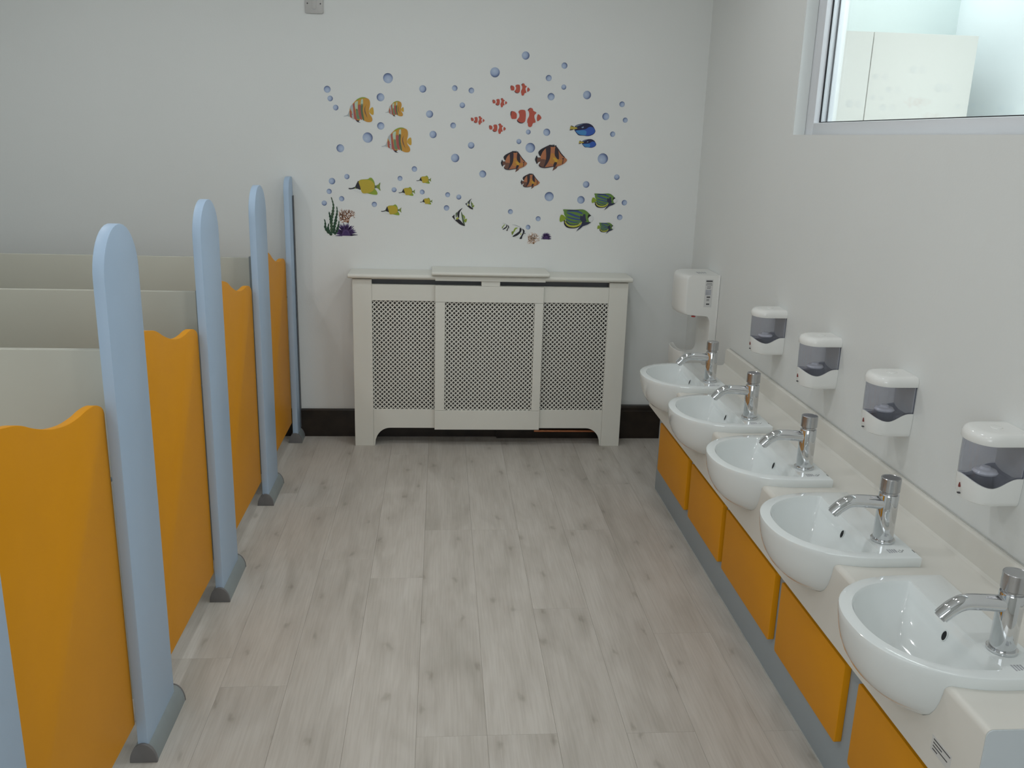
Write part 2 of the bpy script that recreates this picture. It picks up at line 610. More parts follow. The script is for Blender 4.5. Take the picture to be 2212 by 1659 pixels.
def pilaster(k, y0, width, label, full=True, group=None):
    t = thing('cubicle_pilaster', label, 'pilaster', (PX, y0, 0), 'pale blue cubicle pilasters')
    zt = 1.337
    if full:
        r = width/2
        pts = [(0.004, 0.012), (width+0.004, 0.012)] + [(0.004+r+r*math.cos(math.radians(a)), zt-r+r*math.sin(math.radians(a))) for a in range(0, 181, 9)]
    else:
        r = 0.07
        wd = YB-0.004-y0
        pts = [(0.004, 0.012), (wd, 0.012), (wd, zt-0.012), (wd-0.006, zt-0.004), (wd-0.02, zt)]
        pts += [(0.004+r+r*math.cos(math.radians(a)), zt-r+r*math.sin(math.radians(a))) for a in range(90, 181, 10)]
    prism('panel', pts, 'x', -0.013, 0.013, BLUE, t, bevel=0.0025)
    # half-round foot along the bottom with plastic end caps
    fl_ = 0.26 if full else YB-0.02-y0
    hr = 0.033

    def half(rr, h):
        return [(rr*math.cos(math.radians(a)), h*math.sin(math.radians(a))) for a in range(0, 181, 12)]
    foot = prism('foot', half(hr, 0.052), 'y', 0.004, fl_-0.004, GREYAL, t)
    prism('end_cap', half(hr+0.001, 0.053), 'y', -0.004, 0.006, CAPGREY, foot, bevel=0.001)
    prism('end_cap', half(hr+0.001, 0.053), 'y', fl_-0.006, fl_, CAPGREY, foot, bevel=0.001)
    if not full:
        # channel fixing the last pilaster to the back wall
        ch = bmesh.new()
        addbox(ch, (0.014, YB-0.030-y0, 0.055), (0.017, YB-0.001-y0, 1.245))
        addbox(ch, (-0.017, YB-0.030-y0, 0.055), (-0.014, YB-0.001-y0, 1.245))
        bmobj('wall_channel', ch, DARKCH, t)
    return t


PLAB = ['pale blue cubicle pilaster cut off by the left frame edge, nearest the camera',
        'pale blue rounded cubicle pilaster standing fully in view nearest the camera',
        'pale blue rounded cubicle pilaster between the second and third orange doors',
        'pale blue rounded cubicle pilaster, last but one before the back wall',
        'narrow pale blue cubicle pilaster fixed to the back wall by a dark channel']
for k, y in enumerate(FEET):
    pilaster(k, y, 0.227, PLAB[k], full=k < 4)

# doors with wavy tops, their face just behind the pilasters
WAVE = [(-0.66, 1.03), (-0.60, 1.042), (-0.514, 1.046), (-0.437, 1.034), (-0.391, 1.021), (-0.339, 0.998), (-0.27, 0.974), (-0.20, 0.960), (-0.14, 0.957), (-0.10, 0.959), (-0.06, 0.957), (-0.03, 0.949), (-0.008, 0.936), (0.0, 0.922)]
DLAB = ['orange cubicle door with wavy top, nearest the camera at the left frame edge',
        'orange cubicle door with wavy top, second from the camera',
        'orange cubicle door with wavy top, third from the camera',
        'orange cubicle door with wavy top, beside the back wall']
for k in range(4):
    yfar = FEET[k+1]+0.008
    d = thing('cubicle_door', DLAB[k], 'door', (-0.767, yfar, 0), 'orange cubicle doors')
    top = catmull(WAVE, 4, closed=False)
    y0 = FEET[k]+0.20-yfar
    top = [p for p in top if p[0] > y0+0.01]
    pts = [(y0, 0.105)] + [(y0, top[0][1]-0.01)] + top + [(0.0, 0.105)]
    prism('panel', pts, 'x', -0.010, 0.010, ORANGE, d, bevel=0.002)
    la = lathe('latch', [(0.0055, 0), (0.0055, 0.016), (0.004, 0.018)], CHROME, d, seg=14)
    la.rotation_euler = (math.radians(-90), 0, 0)
    la.location = (0.004, -0.002, 0.757)

# partitions between the cubicles
for k in range(1, 4):
    lab = ['', 'off-white cubicle partition behind the nearest full pilaster, lowest top edge in view',
           'off-white cubicle partition behind the middle pilaster, middle of three top edges',
           'off-white cubicle partition farthest from the camera, highest top edge in view'][k]
    yc = FEET[k]+0.115
    t = thing('cubicle_partition', lab, 'partition', (PX, yc, 0), 'off-white cubicle partitions')
    box('board', (XL+0.002-PX, -0.010, 0.11), (-0.018, 0.010, 1.045), OFFWHITE, t, 0.0012)
    bm = bmesh.new()
    addbox(bm, (-0.041, -0.0135, 0.105), (-0.0135, -0.0103, 1.05))
    addbox(bm, (-0.041, 0.0103, 0.105), (-0.0135, 0.0135, 1.05))
    addbox(bm, (-0.0175, -0.0103, 0.105), (-0.0135, 0.0103, 1.05))
    addbox(bm, (-0.041, -0.0103, 1.0455), (-0.0175, 0.0103, 1.05))
    bmobj('channel', bm, GREYAL, t)

# ------------------------------------------------------------------ radiator with its cover
rad = thing('radiator', 'white panel radiator in painted-on shade, just visible through the grilles of the cover', 'radiator', (0.25, 4.49, 0))
bm = bmesh.new()
pitch = 0.035
pts = []
x = -0.58
while x < 0.60:
    pts += [(x, -0.025), (x+0.010, -0.025), (x+0.016, -0.017), (x+0.026, -0.017), (x+0.032, -0.025)]
    x += pitch
pts = [(px, py) for px, py in pts] + [(0.64, 0.025), (-0.58, 0.025)]
prism('panel', pts, 'z', 0.175, 0.745, RADSHADE, rad)
for xx in (-0.45, 0.45):
    box('bracket', (xx-0.015, 0.025, 0.25), (xx+0.015, 0.056, 0.65), RADSHADE, rad)
pt = tag(tube('heating_pipe', [(0.50, 4.494, 0.046), (0.64, 4.494, 0.046), (0.80, 4.494, 0.046), (0.905, 4.494, 0.046)], 0.0075, COPPER, None, 12), 'bare copper pipe low behind the right end of the radiator cover', 'pipe')

cov = thing('radiator_cover', 'white radiator cabinet with diamond grilles standing against the back wall', 'radiator cover', (0.25, 4.384, 0))
cx0 = 0.25
X0, X1 = -0.432, 0.938            # outer sides
S0, S1 = -0.338, 0.842            # grille outer limits
K0, K1 = -0.027, 0.511            # centre frame
G0, G1 = 0.022, 0.468             # centre grille
YBK = YB-0.002-4.384


def cbox(name, a, b, m=COVER, bevel=0.0008, parent=None):
    return box(name, (a[0]-cx0, a[1], a[2]), (b[0]-cx0, b[1], b[2]), m, parent or cov, bevel, 1)


cbox('side_post', (X0, 0, 0), (S0, 0.018, 0.862))
cbox('side_post', (S1, 0, 0), (X1, 0.018, 0.862))
cbox('end_panel', (X0, 0.0185, 0), (X0+0.018, YBK-0.03, 0.862))
cbox('end_panel', (X1-0.018, 0.0185, 0), (X1, YBK-0.03, 0.862))
cbox('top_rail', (S0+0.0006, 0.0005, 0.757), (S1-0.0006, 0.0175, 0.838))
# bottom rail with bracket feet: arched outline
aL = [(S0+0.0006-cx0, 0.0), (S0+0.008-cx0, 0.0)]
ar = [(S0+0.008+0.075*(1-math.cos(math.radians(a)))-cx0, 0.012+0.085*math.sin(math.radians(a))) for a in range(0, 91, 9)]
arR = [(2*((S0+S1)/2-cx0)-px, pz) for px, pz in ar[::-1]]
pts = [(S0+0.0006-cx0, 0.001), (S0+0.006-cx0, 0.001)] + ar + arR + [(S1-0.006-cx0, 0.001), (S1-0.0006-cx0, 0.001), (S1-0.0006-cx0, 0.196), (S0+0.0006-cx0, 0.196)]
prism('bottom_rail', pts, 'y', 0.0005, 0.0175, COVER, cov, bevel=0.0008, seg=1)
cbox('slot_bead', (S0, 0.002, 0.8625), (S1, 0.017, 0.8665), COVER)
for a, b in ((S0, 0.20), (0.292, S1)):
    cbox('slot_shade', (a, 0.030, 0.825), (b, 0.034, 0.862), DARKCH, 0)  # dark sheet painting the shade inside the open slot
# centre section stands proud
CF = -0.018
cbox('centre_stile', (K0, CF, 0.197), (G0, -0.0005, 0.756))
cbox('centre_stile', (G1, CF, 0.197), (K1, -0.0005, 0.756))
cbox('centre_top_rail', (K0, CF, 0.757), (K1, -0.0005, 0.838))
cbox('centre_bottom_rail', (K0, CF, 0.094), (K1, -0.0005, 0.196))
cbox('centre_divider', (0.2, CF+0.001, 0.8385), (0.292, 0.017, 0.862))
cbox('centre_bead', (K0, CF-0.004, 0.8625), (K1+0.006, 0.0015, 0.873))


def shelf(name, x0, x1, yf, yb, z0, z1):
    r = (z1-z0)/2
    prof = [(yb, z0), (yf+r, z0)] + [(yf+r-r*math.sin(math.radians(a)), (z0+z1)/2-r*math.cos(math.radians(a))) for a in range(15, 166, 15)] + [(yf+r, z1), (yb, z1)]
    return prism(name, prof, 'x', x0-cx0, x1-cx0, COVER, cov, bevel=0.004, seg=2)


shelf('shelf', X0-0.02, X1+0.018, -0.022, YBK, 0.867, 0.889)
shelf('centre_shelf', K0-0.018, K1+0.024, -0.042, YBK, 0.8895, 0.908)


def clip(p, q, x0, x1, z0, z1):
    # Liang-Barsky
    t0, t1 = 0.0, 1.0
    dx, dz = q[0]-p[0], q[1]-p[1]
    for pp, qq in ((-dx, p[0]-x0), (dx, x1-p[0]), (-dz, p[1]-z0), (dz, z1-p[1])):
        if abs(pp) < 1e-12:
            if qq < 0:
                return None
        else:
            r = qq/pp
            if pp < 0:
                t0 = max(t0, r)
            else:
                t1 = min(t1, r)
    if t0 >= t1:
        return None
    return (p[0]+dx*t0, p[1]+dz*t0), (p[0]+dx*t1, p[1]+dz*t1)


def grille(x0, x1, z0, z1, yc):
    bm = bmesh.new()
    P = 0.0224
    hw = 0.0036
    for s, yo in ((1, 0.0), (-1, 0.0021)):
        c = -3.0
        lim0, lim1 = (x0-z1, x1-z0) if s == 1 else (x0+z0, x1+z1)
        c = lim0
        while c < lim1:
            # line x - s*z = c
            p = (c+s*(z0-0.1), z0-0.1)
            q = (c+s*(z1+0.1), z1+0.1)
            seg = clip(p, q, x0-0.004, x1+0.004, z0-0.004, z1+0.004)
            c += P
            if not seg:
                continue
            (ax, az), (bx, bz) = seg
            ln = math.hypot(bx-ax, bz-az)
            if ln < 0.006:
                continue
            nx, nz = -(bz-az)/ln*hw, (bx-ax)/ln*hw
            ya, yb = yc+yo, yc+yo+0.002
            q4 = [(ax+nx, az+nz), (ax-nx, az-nz), (bx-nx, bz-nz), (bx+nx, bz+nz)]
            q4 = [(min(max(u, x0-0.004), x1+0.004), min(max(v, z0-0.004), z1+0.004)) for u, v in q4]
            lo = [bm.verts.new((u-cx0, ya, v)) for u, v in q4]
            hi = [bm.verts.new((u-cx0, yb, v)) for u, v in q4]
            for i in range(4):
                bm.faces.new((lo[i], lo[(i+1) % 4], hi[(i+1) % 4], hi[i]))
            bm.faces.new(lo[::-1])
            bm.faces.new(hi)
    o = bmobj('grille', bm, COVER, cov)
    o['kind'] = 'stuff'
    return o


grille(S0, K0, 0.196, 0.757, 0.006)
grille(K1, S1, 0.196, 0.757, 0.006)
grille(G0, G1, 0.196, 0.757, -0.010)

# ------------------------------------------------------------------ vanity
VX = 0.994          # fascia plane
WX = 0.947          # worktop front
WT = 0.585          # worktop height
VY0, VY1 = 1.27, 3.79
van = thing('vanity_unit', 'long pale blue washbasin cabinet with orange panels under the white worktop', 'cabinet', (VX, 2.5, 0))


def vbox(name, a, b, m, bevel=0.0):
    return box(name, (a[0]-VX, a[1]-2.5, a[2]), (b[0]-VX, b[1]-2.5, b[2]), m, van, bevel)


vbox('fascia', (VX, VY0+0.02, 0.004), (VX+0.018, VY1, 0.392), FASCIA, 0.001)
vbox('end_panel', (VX+0.0185, VY1-0.018, 0.004), (XR-0.001, VY1, 0.40), FASCIA, 0.001)
vbox('end_panel', (VX+0.0185, VY0+0.02, 0.004), (XR-0.001, VY0+0.038, 0.40), FASCIA, 0.001)
vbox('floor_seal', (VX-0.003, VY0+0.02, 0.0), (VX+0.004, VY1, 0.004), SEAL)
for a, b in ((3.243, 3.705), (2.791, 3.19), (2.287, 2.750), (1.820, 2.236), (1.30, 1.748)):
    # rounded-corner panel
    r = 0.008
    z0, z1 = 0.130, 0.351
    pts = [(y-2.5, z) for y, z in arc(b-r, z1-r, r, 0, 90, 4)+arc(a+r, z1-r, r, 90, 180, 4)+arc(a+r, z0+r, r, 180, 270, 4)+arc(b-r, z0+r, r, 270, 360, 4)]
    prism('panel', pts, 'x', -0.0185, -0.0005, ORANGE, van, bevel=0.0015)

top = thing('worktop', 'long white postformed worktop with deep front edge and upstand along the right wall', 'worktop', (WX, 2.5, WT))
WL0, WL1 = 1.262-2.5, 3.822-2.5
r = 0.013
prof = [(0.0, -0.190)] + [(r-r*math.cos(math.radians(a)), -r+r*math.sin(math.radians(a))) for a in range(0, 91, 15)]
back = XR-0.001-WX
prof += [(back-0.034, 0), (back-0.026, 0.003), (back-0.021, 0.010), (back-0.020, 0.066), (back-0.017, 0.074), (back-0.011, 0.077), (back, 0.077), (back, -0.038), (0.022, -0.038), (0.022, -0.190)]
wtop = prism('slab', prof, 'y', WL0, WL1, TOPLAM, top, angle=25)
ep = [(0.001, -0.189)] + [(0.001+r-r*math.cos(math.radians(a)), -r-0.001+r*math.sin(math.radians(a))) for a in range(0, 91, 15)] + [(back-0.02, -0.001), (back-0.02, -0.189)]
prism('end_edging', ep, 'y', WL0-0.0022, WL0-0.0002, EDGE, top, angle=25)
box('wall_seal', (back-0.0035, WL0, 0.0765), (back-0.0005, WL1, 0.0795), SEAL, top)
# maker's sticker on the deep front edge
lab = box('sticker', (-0.0005, 1.338-2.5, 0.437-WT), (0.0004, 1.404-2.5, 0.470-WT), LABELM, top)
bm = bmesh.new()
for i, (f0, f1) in enumerate(((0.1, 0.95), (0.1, 0.55), (0.1, 0.85), (0.1, 0.35))):
    z = 0.464-WT-i*0.007
    addbox(bm, (-0.0009, 1.404-2.5-0.066*f1, z-0.0011), (-0.0004, 1.404-2.5-0.066*f0, z+0.0011))
bmobj('print', bm, INK, lab)['kind'] = 'stuff'

# ------------------------------------------------------------------ basins
BC = [1.575, 2.068, 2.570, 3.067, 3.560]
DZ = 0.025          # deck above the worktop
BXR = 1.162         # rear edge of the deck
HW = 0.206          # half width
PROJ = 0.322


def dcurve(hw, v0, vf, n=44, e=2.25, vs=0.10):
    """D outline (u along wall, v outwards): straight back at v0, sides straight to vs, super-elliptic front"""
    out = [(-hw, v0), (-hw, (v0+vs)/2)]
    for i in range(n+1):
        t = PI*i/n
        c, s = math.cos(t), math.sin(t)
        u = -hw*math.copysign(abs(c)**(2/e), c)
        v = vs+(vf-vs)*abs(s)**(2/e)
        out.append((u, v))
    out += [(hw, (v0+vs)/2), (hw, v0)]
    return out


OUTER = [(0.150, 0.40), (0.1495, 0.50), (0.146, 0.60), (0.139, 0.70), (0.128, 0.785), (0.112, 0.86), (0.092, 0.915), (0.070, 0.953), (0.048, 0.978), (0.030, 0.991), (0.016, 0.998), (0.006, 1.0)]

# openings for the bowls are cut out of the worktop
cut_meshes = []
for yb in BC:
    rings = []
    for d, s in OUTER[:9] + [(0.0262, 0.991)]:
        hw = HW*s+0.0008
        rings.append([(BXR-v, yb+u, WT+DZ-d-(0.0008 if d > 0.14 else 0)) for u, v in dcurve(hw, 0.020, 0.10+(PROJ-0.10)*s+0.0008)])
    rings.append([(x, y, WT+0.05) for x, y, z in rings[-1]])
    co = loft('cutter', rings, None)
    co.location = (-WX, -2.5, -WT)
    co.parent = top
    cut_meshes.append(co)
bpy.context.view_layer.update()
for co in cut_meshes:
    md = wtop.modifiers.new('cut', 'BOOLEAN')
    md.operation = 'DIFFERENCE'
    md.solver = 'EXACT'
    md.object = co
bpy.context.view_layer.update()
_ev = wtop.evaluated_get(bpy.context.evaluated_depsgraph_get())
_nm = bpy.data.meshes.new_from_object(_ev)
wtop.modifiers.clear()
wtop.data = _nm
for co in cut_meshes:
    bpy.data.objects.remove(co, do_unlink=True)
_nm.set_sharp_from_angle(angle=math.radians(25))


def make_basin():
    t = empty('washbasin')
    D = 0.150

    def W(u, v, z):
        return (-v, u, z)
    rings = []
    # outer skin from the bottom up to the rim
    for d, s in OUTER:
        hw = HW*s
        vf = 0.10+(PROJ-0.10)*s
        rings.append([W(u, v, DZ-d) for u, v in dcurve(hw, 0.012, vf)])
    rings.append([W(u, v, DZ-0.0018) for u, v in dcurve(HW-0.0012, 0.012, PROJ-0.0012)])
    rings.append([W(u, v, DZ) for u, v in dcurve(HW-0.005, 0.014, PROJ-0.005)])
    # inner edge of the rim: jump to the cavity outline
    hwi, vb, vfi = HW-0.030, 0.100, PROJ-0.026
    cav = [(0.0, 0.0, 0.0), (0.0035, 0.002, 0.0012), (0.010, 0.004, 0.004), (0.028, 0.011, 0.010), (0.048, 0.022, 0.018), (0.068, 0.038, 0.028), (0.086, 0.058, 0.040), (0.100, 0.082, 0.053), (0.108, 0.108, 0.068), (0.112, 0.135, 0.085)]

    def cavring(dep, ins, insb, lift=0.0):
        # rear is a straight chord at vb, front a wide arc
        hw = hwi-ins*1.05
        out = []
        v0 = vb+insb
        vf = vfi-ins*0.92
        n = 44
        e = 2.2
        pts = [(-hw+0.006, v0), (-hw+0.0015, v0+0.004)]
        for i in range(n+1):
            a = PI*i/n
            c, s = math.cos(a), math.sin(a)
            pts.append((-hw*math.copysign(abs(c)**(2/e), c), v0+0.012+(vf-v0-0.012)*abs(s)**(2/e)))
        pts += [(hw-0.0015, v0+0.004), (hw-0.006, v0)]
        return [W(u, v, DZ-dep) for u, v in pts]
    for dep, ins, insb in cav:
        rings.append(cavring(dep, ins, insb))
    body = loft('bowl', rings, CERAM, t, angle=38)
    # rear deck block (sits on the worktop)
    # overflow in the rear wall: black disc paints the dark of the hole
    ov = lathe('overflow', [(0.0, 0.0), (0.0085, 0.0), (0.0085, 0.0012), (0.0, 0.0012)], BLACK, t, seg=20)
    ov.scale = (1.25, 0.85, 1)
    ov.rotation_euler = (0, math.radians(-72), 0)
    ov.location = (-(vb+0.0125), 0.0, DZ-0.034)
    orr = tube('overflow_rim', [(0.0093*math.cos(2*PI*i/24), 0.0093*math.sin(2*PI*i/24), 0.001) for i in range(25)], 0.0011, CERAM, t, 6, up=Vector((0, 0, 1)), caps=False)
    orr.scale = (1.25, 0.85, 1)
    orr.rotation_euler = ov.rotation_euler
    orr.location = ov.location
    dr = lathe('waste', [(0.0, 0.0), (0.024, 0.0), (0.024, 0.002), (0.018, 0.003), (0.0, 0.0015)], CHROME, t, seg=24)
    dr.location = (-0.232, 0.0, DZ-0.112)
    # tiny printed marks beside the tap
    bm = bmesh.new()
    z0, z1 = DZ-0.0003, DZ+0.0003
    for cxm, cym in ((-0.049, -0.172), (-0.043, -0.165)):
        for k in range(10):
            a0 = math.radians(60+24*k)
            a1 = math.radians(60+24*(k+1))
            quad = []
            for rr, a in ((0.0052, a0), (0.0052, a1), (0.0040, a1), (0.0040, a0)):
                quad.append(bm.verts.new((cxm+rr*math.sin(a)*1.0, cym+rr*math.cos(a), z1)))
            bm.faces.new(quad)
    addbox(bm, (-0.0162, -0.178, z0), (-0.0145, -0.164, z1))
    bmobj('printed_mark', bm, INK, t)['kind'] = 'stuff'
    bm = bmesh.new()
    for i in range(4):
        addbox(bm, (-0.079+i*0.006, -0.180+0.001*i, z0), (-0.0755+i*0.006, -0.160, z1))
    bmobj('printed_mark', bm, INKL, t)['kind'] = 'stuff'
    return t


BLAB = ['white half-recessed washbasin nearest the camera, cut by the right frame edge',
        'white half-recessed washbasin, second from the camera',
        'white half-recessed washbasin in the middle of the row of five',
        'white half-recessed washbasin, fourth from the camera',
        'white half-recessed washbasin farthest away, beside the hand dryer']
TLAB = ['chrome push-top tap on the basin nearest the camera, at the right frame edge',
        'chrome push-top tap on the second basin from the camera',
        'chrome push-top tap on the middle basin of the row',
        'chrome push-top tap on the fourth basin from the camera',
        'chrome push-top tap on the farthest basin, in front of the hand dryer']
b0 = make_basin()


def make_tap():
    t = empty('tap')
    lathe('base_flange', [(0.0, 0.0), (0.0275, 0.0), (0.029, 0.001), (0.029, 0.0055), (0.0275, 0.007), (0.0, 0.007)], CHROME, t, seg=40)
    lathe('body', [(0.0, 0.0055), (0.0238, 0.0055), (0.0242, 0.007), (0.0238, 0.122), (0.0228, 0.1245), (0.0200, 0.125), (0.0, 0.125)], CHROME, t, seg=48)
    lathe('collar', [(0.0, 0.124), (0.0195, 0.124), (0.0195, 0.1315), (0.0, 0.1315)], CHROME2, t, seg=32)
    lathe('push_button', [(0.0, 0.131), (0.0222, 0.131), (0.0238, 0.1325), (0.0238, 0.165), (0.0228, 0.1662), (0.0215, 0.1663), (0.0205, 0.1655), (0.0, 0.1652)], CHROME2, t, seg=48)
    path = catmull([(-0.016, 0, 0.1005), (-0.050, 0, 0.1035), (-0.086, 0, 0.1050), (-0.104, 0, 0.1010), (-0.119, 0, 0.0915), (-0.131, 0, 0.0805), (-0.137, 0, 0.0745)], 5, closed=False)
    n = len(path)
    rr = [0.0166-0.0016*(i/(n-1)) for i in range(n)]
    sp = tube('spout', path, rr, CHROME, t, 28)
    q = Vector(path[-1])
    d = (Vector(path[-1])-Vector(path[-3])).normalized()
    p1 = [tuple(q-d*0.0002), tuple(q+d*0.003), tuple(q+d*0.0036)]
    tube('aerator', p1, [0.0115, 0.0115, 0.0095], CHROME2, sp, 20)
    return t


t0 = make_tap()
for i, y in enumerate(BC):
    b = b0 if i == 0 else copy_tree(b0)
    b.location = (BXR, y, WT)
    tag(b, BLAB[i], 'washbasin', 'washbasins along the right wall')
    t = t0 if i == 0 else copy_tree(t0)
    t.location = (1.100, y-0.107, WT+DZ)
    tag(t, TLAB[i], 'tap', 'taps on the washbasins')

# ------------------------------------------------------------------ soap dispensers
def dperim(hw, flat, bulge, n=44):
    """outline from the wall (x=0) outwards (negative x)"""
    pts = [(-flat*i/9, -hw) for i in range(10)]
    for i in range(1, n):
        a = PI*i/n
        pts.append((-flat-bulge*math.sin(a)**0.9, -hw*math.cos(a)))
    pts += [(-flat*i/9, hw) for i in range(9, -1, -1)]
    return pts


def make_dispenser():
    t = empty('soap_dispenser')
    hw, fl_, bu = 0.054, 0.068, 0.046
    H = 0.187

    def wave(k, n):
        # perimeter parameter: high at the wall, dips at the front corners, rises in the middle of the front
        s = abs(2*k/(n-1)-1)     # 1 at the wall, 0 at front centre
        if s > 0.95:
            return 0.067
        if s > 0.69:
            u = (0.95-s)/0.26
            return 0.067-0.023*(0.5-0.5*math.cos(PI*u))
        u = (0.69-s)/0.69
        return 0.044+0.017*(0.5-0.5*math.cos(PI*u))
    P = dperim(hw, fl_, bu)
    n = len(P)

    def ring(sc, z, grow=0.0):
        Q = dperim(hw*sc+grow, fl_*sc+grow*0.5, bu*sc+grow*0.5)
        return [(x, y, z if not callable(z) else z(k)) for k, (x, y) in enumerate(Q)]
    # base
    rings = [ring(0.86, 0.0), ring(0.93, 0.004), ring(0.955, 0.012), ring(0.985, lambda k: wave(k, n)*0.6), ring(1.0, lambda k: wave(k, n)), ring(0.96, lambda k: wave(k, n)+0.0003), ring(0.90, lambda k: wave(k, n)*0.7+0.008)]
    base = loft('base', rings, WPLAST, t, cap1=False, angle=40)
    # reservoir: thin smoky shell
    rings = [ring(0.35, 0.0595), ring(0.70, lambda k: wave(k, n)*0.5+0.030), ring(0.93, lambda k: wave(k, n)+0.003), ring(0.98, lambda k: wave(k, n)+0.0012), ring(0.99, lambda k: wave(k, n)*0.4+0.075), ring(0.99, 0.144)]
    loft('reservoir', rings, SMOKE, t, cap0=True, cap1=False, angle=50)
    # back plate and pump inside
    box('back_plate', (-0.004, -hw*0.9, 0.05), (-0.0005, hw*0.9, 0.145), LABELM, t)
    sp = lathe('pump', [(0.0, 0.061), (0.026, 0.061), (0.028, 0.065), (0.024, 0.070), (0.014, 0.072), (0.010, 0.077), (0.0, 0.078)], SOAP, t, seg=24, centre=(-0.055, 0.004))
    # cap
    rings = [ring(0.98, 0.1435, 0.0), ring(1.0, 0.1435, 0.0025), ring(1.0, 0.1455, 0.0035), ring(1.0, 0.158, 0.0035), ring(0.985, 0.164, 0.002), ring(0.95, 0.1685, 0.001), ring(0.90, 0.1705, 0.0), ring(0.80, 0.1715, 0.0), ring(0.60, 0.172, 0.0)]
    cp = loft('cap', rings, WPLAST, t, angle=45)
    lathe('cap_button', [(0.0, 0.1715), (0.014, 0.1718), (0.0135, 0.1735), (0.0, 0.174)], WPLAST, cp, seg=20, centre=(-0.05, 0))
    # red drop mark on the front
    xf = -fl_-bu-0.0012
    drop = [(0.0, 0.040), (-0.0014, 0.036), (-0.0024, 0.032), (-0.0021, 0.029), (0.0, 0.028), (0.0021, 0.029), (0.0024, 0.032), (0.0014, 0.036)]
    prism('drop_mark', drop, 'x', xf+0.0045, xf+0.0005, DROP, t)
    box('small_print', (xf+0.0005, -0.003, 0.013), (xf+0.006, 0.003, 0.0155), INK, t)
    return t


SLAB = ['smoky soap dispenser with white cap, nearest the camera, cut by the right edge',
        'smoky soap dispenser with white cap, second from the camera on the right wall',
        'smoky soap dispenser with white cap, third from the camera on the right wall',
        'smoky soap dispenser with white cap, farthest from the camera near the hand dryer']
s0 = make_dispenser()
for i, y in enumerate((1.823, 2.308, 2.791, 3.268)):
    s = s0 if i == 0 else copy_tree(s0)
    s.location = (XR-0.0005, y, 0.779)
    tag(s, SLAB[i], 'soap dispenser', 'soap dispensers on the right wall')

# ------------------------------------------------------------------ hand dryer
dry = thing('hand_dryer', 'white C-shaped hand dryer on the right wall in the far corner', 'hand dryer', (XR-0.001, 4.156, 0.5))
cprof = [(1.297, .50), (1.14, .50), (1.112, .508), (1.100, .53), (1.096, .56), (1.094, .620), (1.097, .626), (1.103, .625), (1.125, .603), (1.16, .590), (1.225, .588), (1.243, .594), (1.254, .608), (1.257, .64), (1.257, .725), (1.252, .745), (1.243, .757), (1.230, .763), (1.16, .767), (1.108, .770), (1.097, .776), (1.093, .79), (1.091, .87), (1.093, .945), (1.099, .960), (1.115, .968), (1.16, .970), (1.297, .970)]
cprof = catmull(cprof, 2, closed=False)
cprof = [(x, z-(0.013 if z > 0.9 else 0.036 if z < 0.645 else 0)) for x, z in cprof]
rings = []
hwd = 0.105
NS = 26
for i in range(NS+1):
    u = -1+2*i/NS
    a = math.sin(u*PI/2)
    yy = hwd*a
    sc = 0.72+0.16*(max(0.0, 1-abs(a)**2.4))**0.55
    rings.append([((x-1.297)*sc - 0.004 if x < 1.29 else 0.0, yy, z-0.5) for x, z in cprof])
loft('casing', rings, DRYW, dry, angle=38)
box('back_plate', (-0.008, -hwd-0.0015, -0.034), (0.0, hwd+0.0015, 0.456), DRYW, dry, 0.001)
stk = box('rating_label', (-0.070, -hwd-0.0006, 0.307), (-0.033, -hwd+0.001, 0.438), LABELM, dry)
bm = bmesh.new()
for (a, b, z, h) in ((0.1, 0.9, 0.430, 0.006), (0.15, 0.85, 0.420, 0.002), (0.1, 0.9, 0.413, 0.002), (0.25, 0.75, 0.404, 0.002), (0.25, 0.7, 0.397, 0.002), (0.3, 0.75, 0.355, 0.006), (0.3, 0.65, 0.345, 0.002), (0.3, 0.65, 0.339, 0.002), (0.3, 0.7, 0.322, 0.006)):
    addbox(bm, (-0.070+0.037*a, -hwd-0.0012, z-h/2), (-0.070+0.037*b, -hwd-0.0005, z+h/2))
bmobj('print', bm, INK, stk)['kind'] = 'stuff'
bm = bmesh.new()
addbox(bm, (-0.070+0.004, -hwd-0.001, 0.364), (-0.070+0.030, -hwd-0.0005, 0.390))
bmobj('print', bm, INKL, stk)
lathe('indicator', [(0.0, 0.0), (0.010, 0.0), (0.010, 0.004), (0.0, 0.005)], RED, dry, seg=16, centre=(-0.108, -0.082)).location = (0, 0, 0.2565)
bm = bmesh.new()
for i in range(4):
    addbox(bm, (-0.09+i*0.012, -0.05+i*0.004, 0.4562), (-0.083+i*0.012, 0.0, 0.4574))
bmobj('top_sticker', bm, INKL, dry)

# ------------------------------------------------------------------ wall plate high on the back wall
sw = thing('switch_plate', 'small grey wall plate with two screws at the top of the back wall', 'switch', (-0.5985, YB, 2.1245))
r = 0.008
hs = 0.0425
pts = arc(hs-r, hs-r, r, 0, 90, 4)+arc(-hs+r, hs-r, r, 90, 180, 4)+arc(-hs+r, -hs+r, r, 180, 270, 4)+arc(hs-r, -hs+r, r, 270, 360, 4)
prism('plate', pts, 'y', -0.009, -0.0005, SWITCH, sw, bevel=0.0025)
for sx in (-0.030, 0.030):
    s_ = lathe('screw', [(0.0, 0.0), (0.0034, 0.0), (0.0030, 0.0012), (0.0, 0.0012)], INK, sw, seg=14)
    s_.rotation_euler = (math.radians(90), 0, 0)
    s_.location = (sx, -0.0088, 0.001)
box('rocker', (-0.010, -0.0105, -0.022), (0.010, -0.0088, 0.020), SWITCH, sw, 0.0006)
box('print', (-0.006, -0.0093, -0.0255), (0.006, -0.0088, -0.0235), INKL, sw)

# ------------------------------------------------------------------ wall stickers
SM = {}


def sm(name, c):
    if name not in SM:
        SM[name] = mat('print_'+name, c, 0.42, 0.35, var=0.06, vscale=60)
    return SM[name]


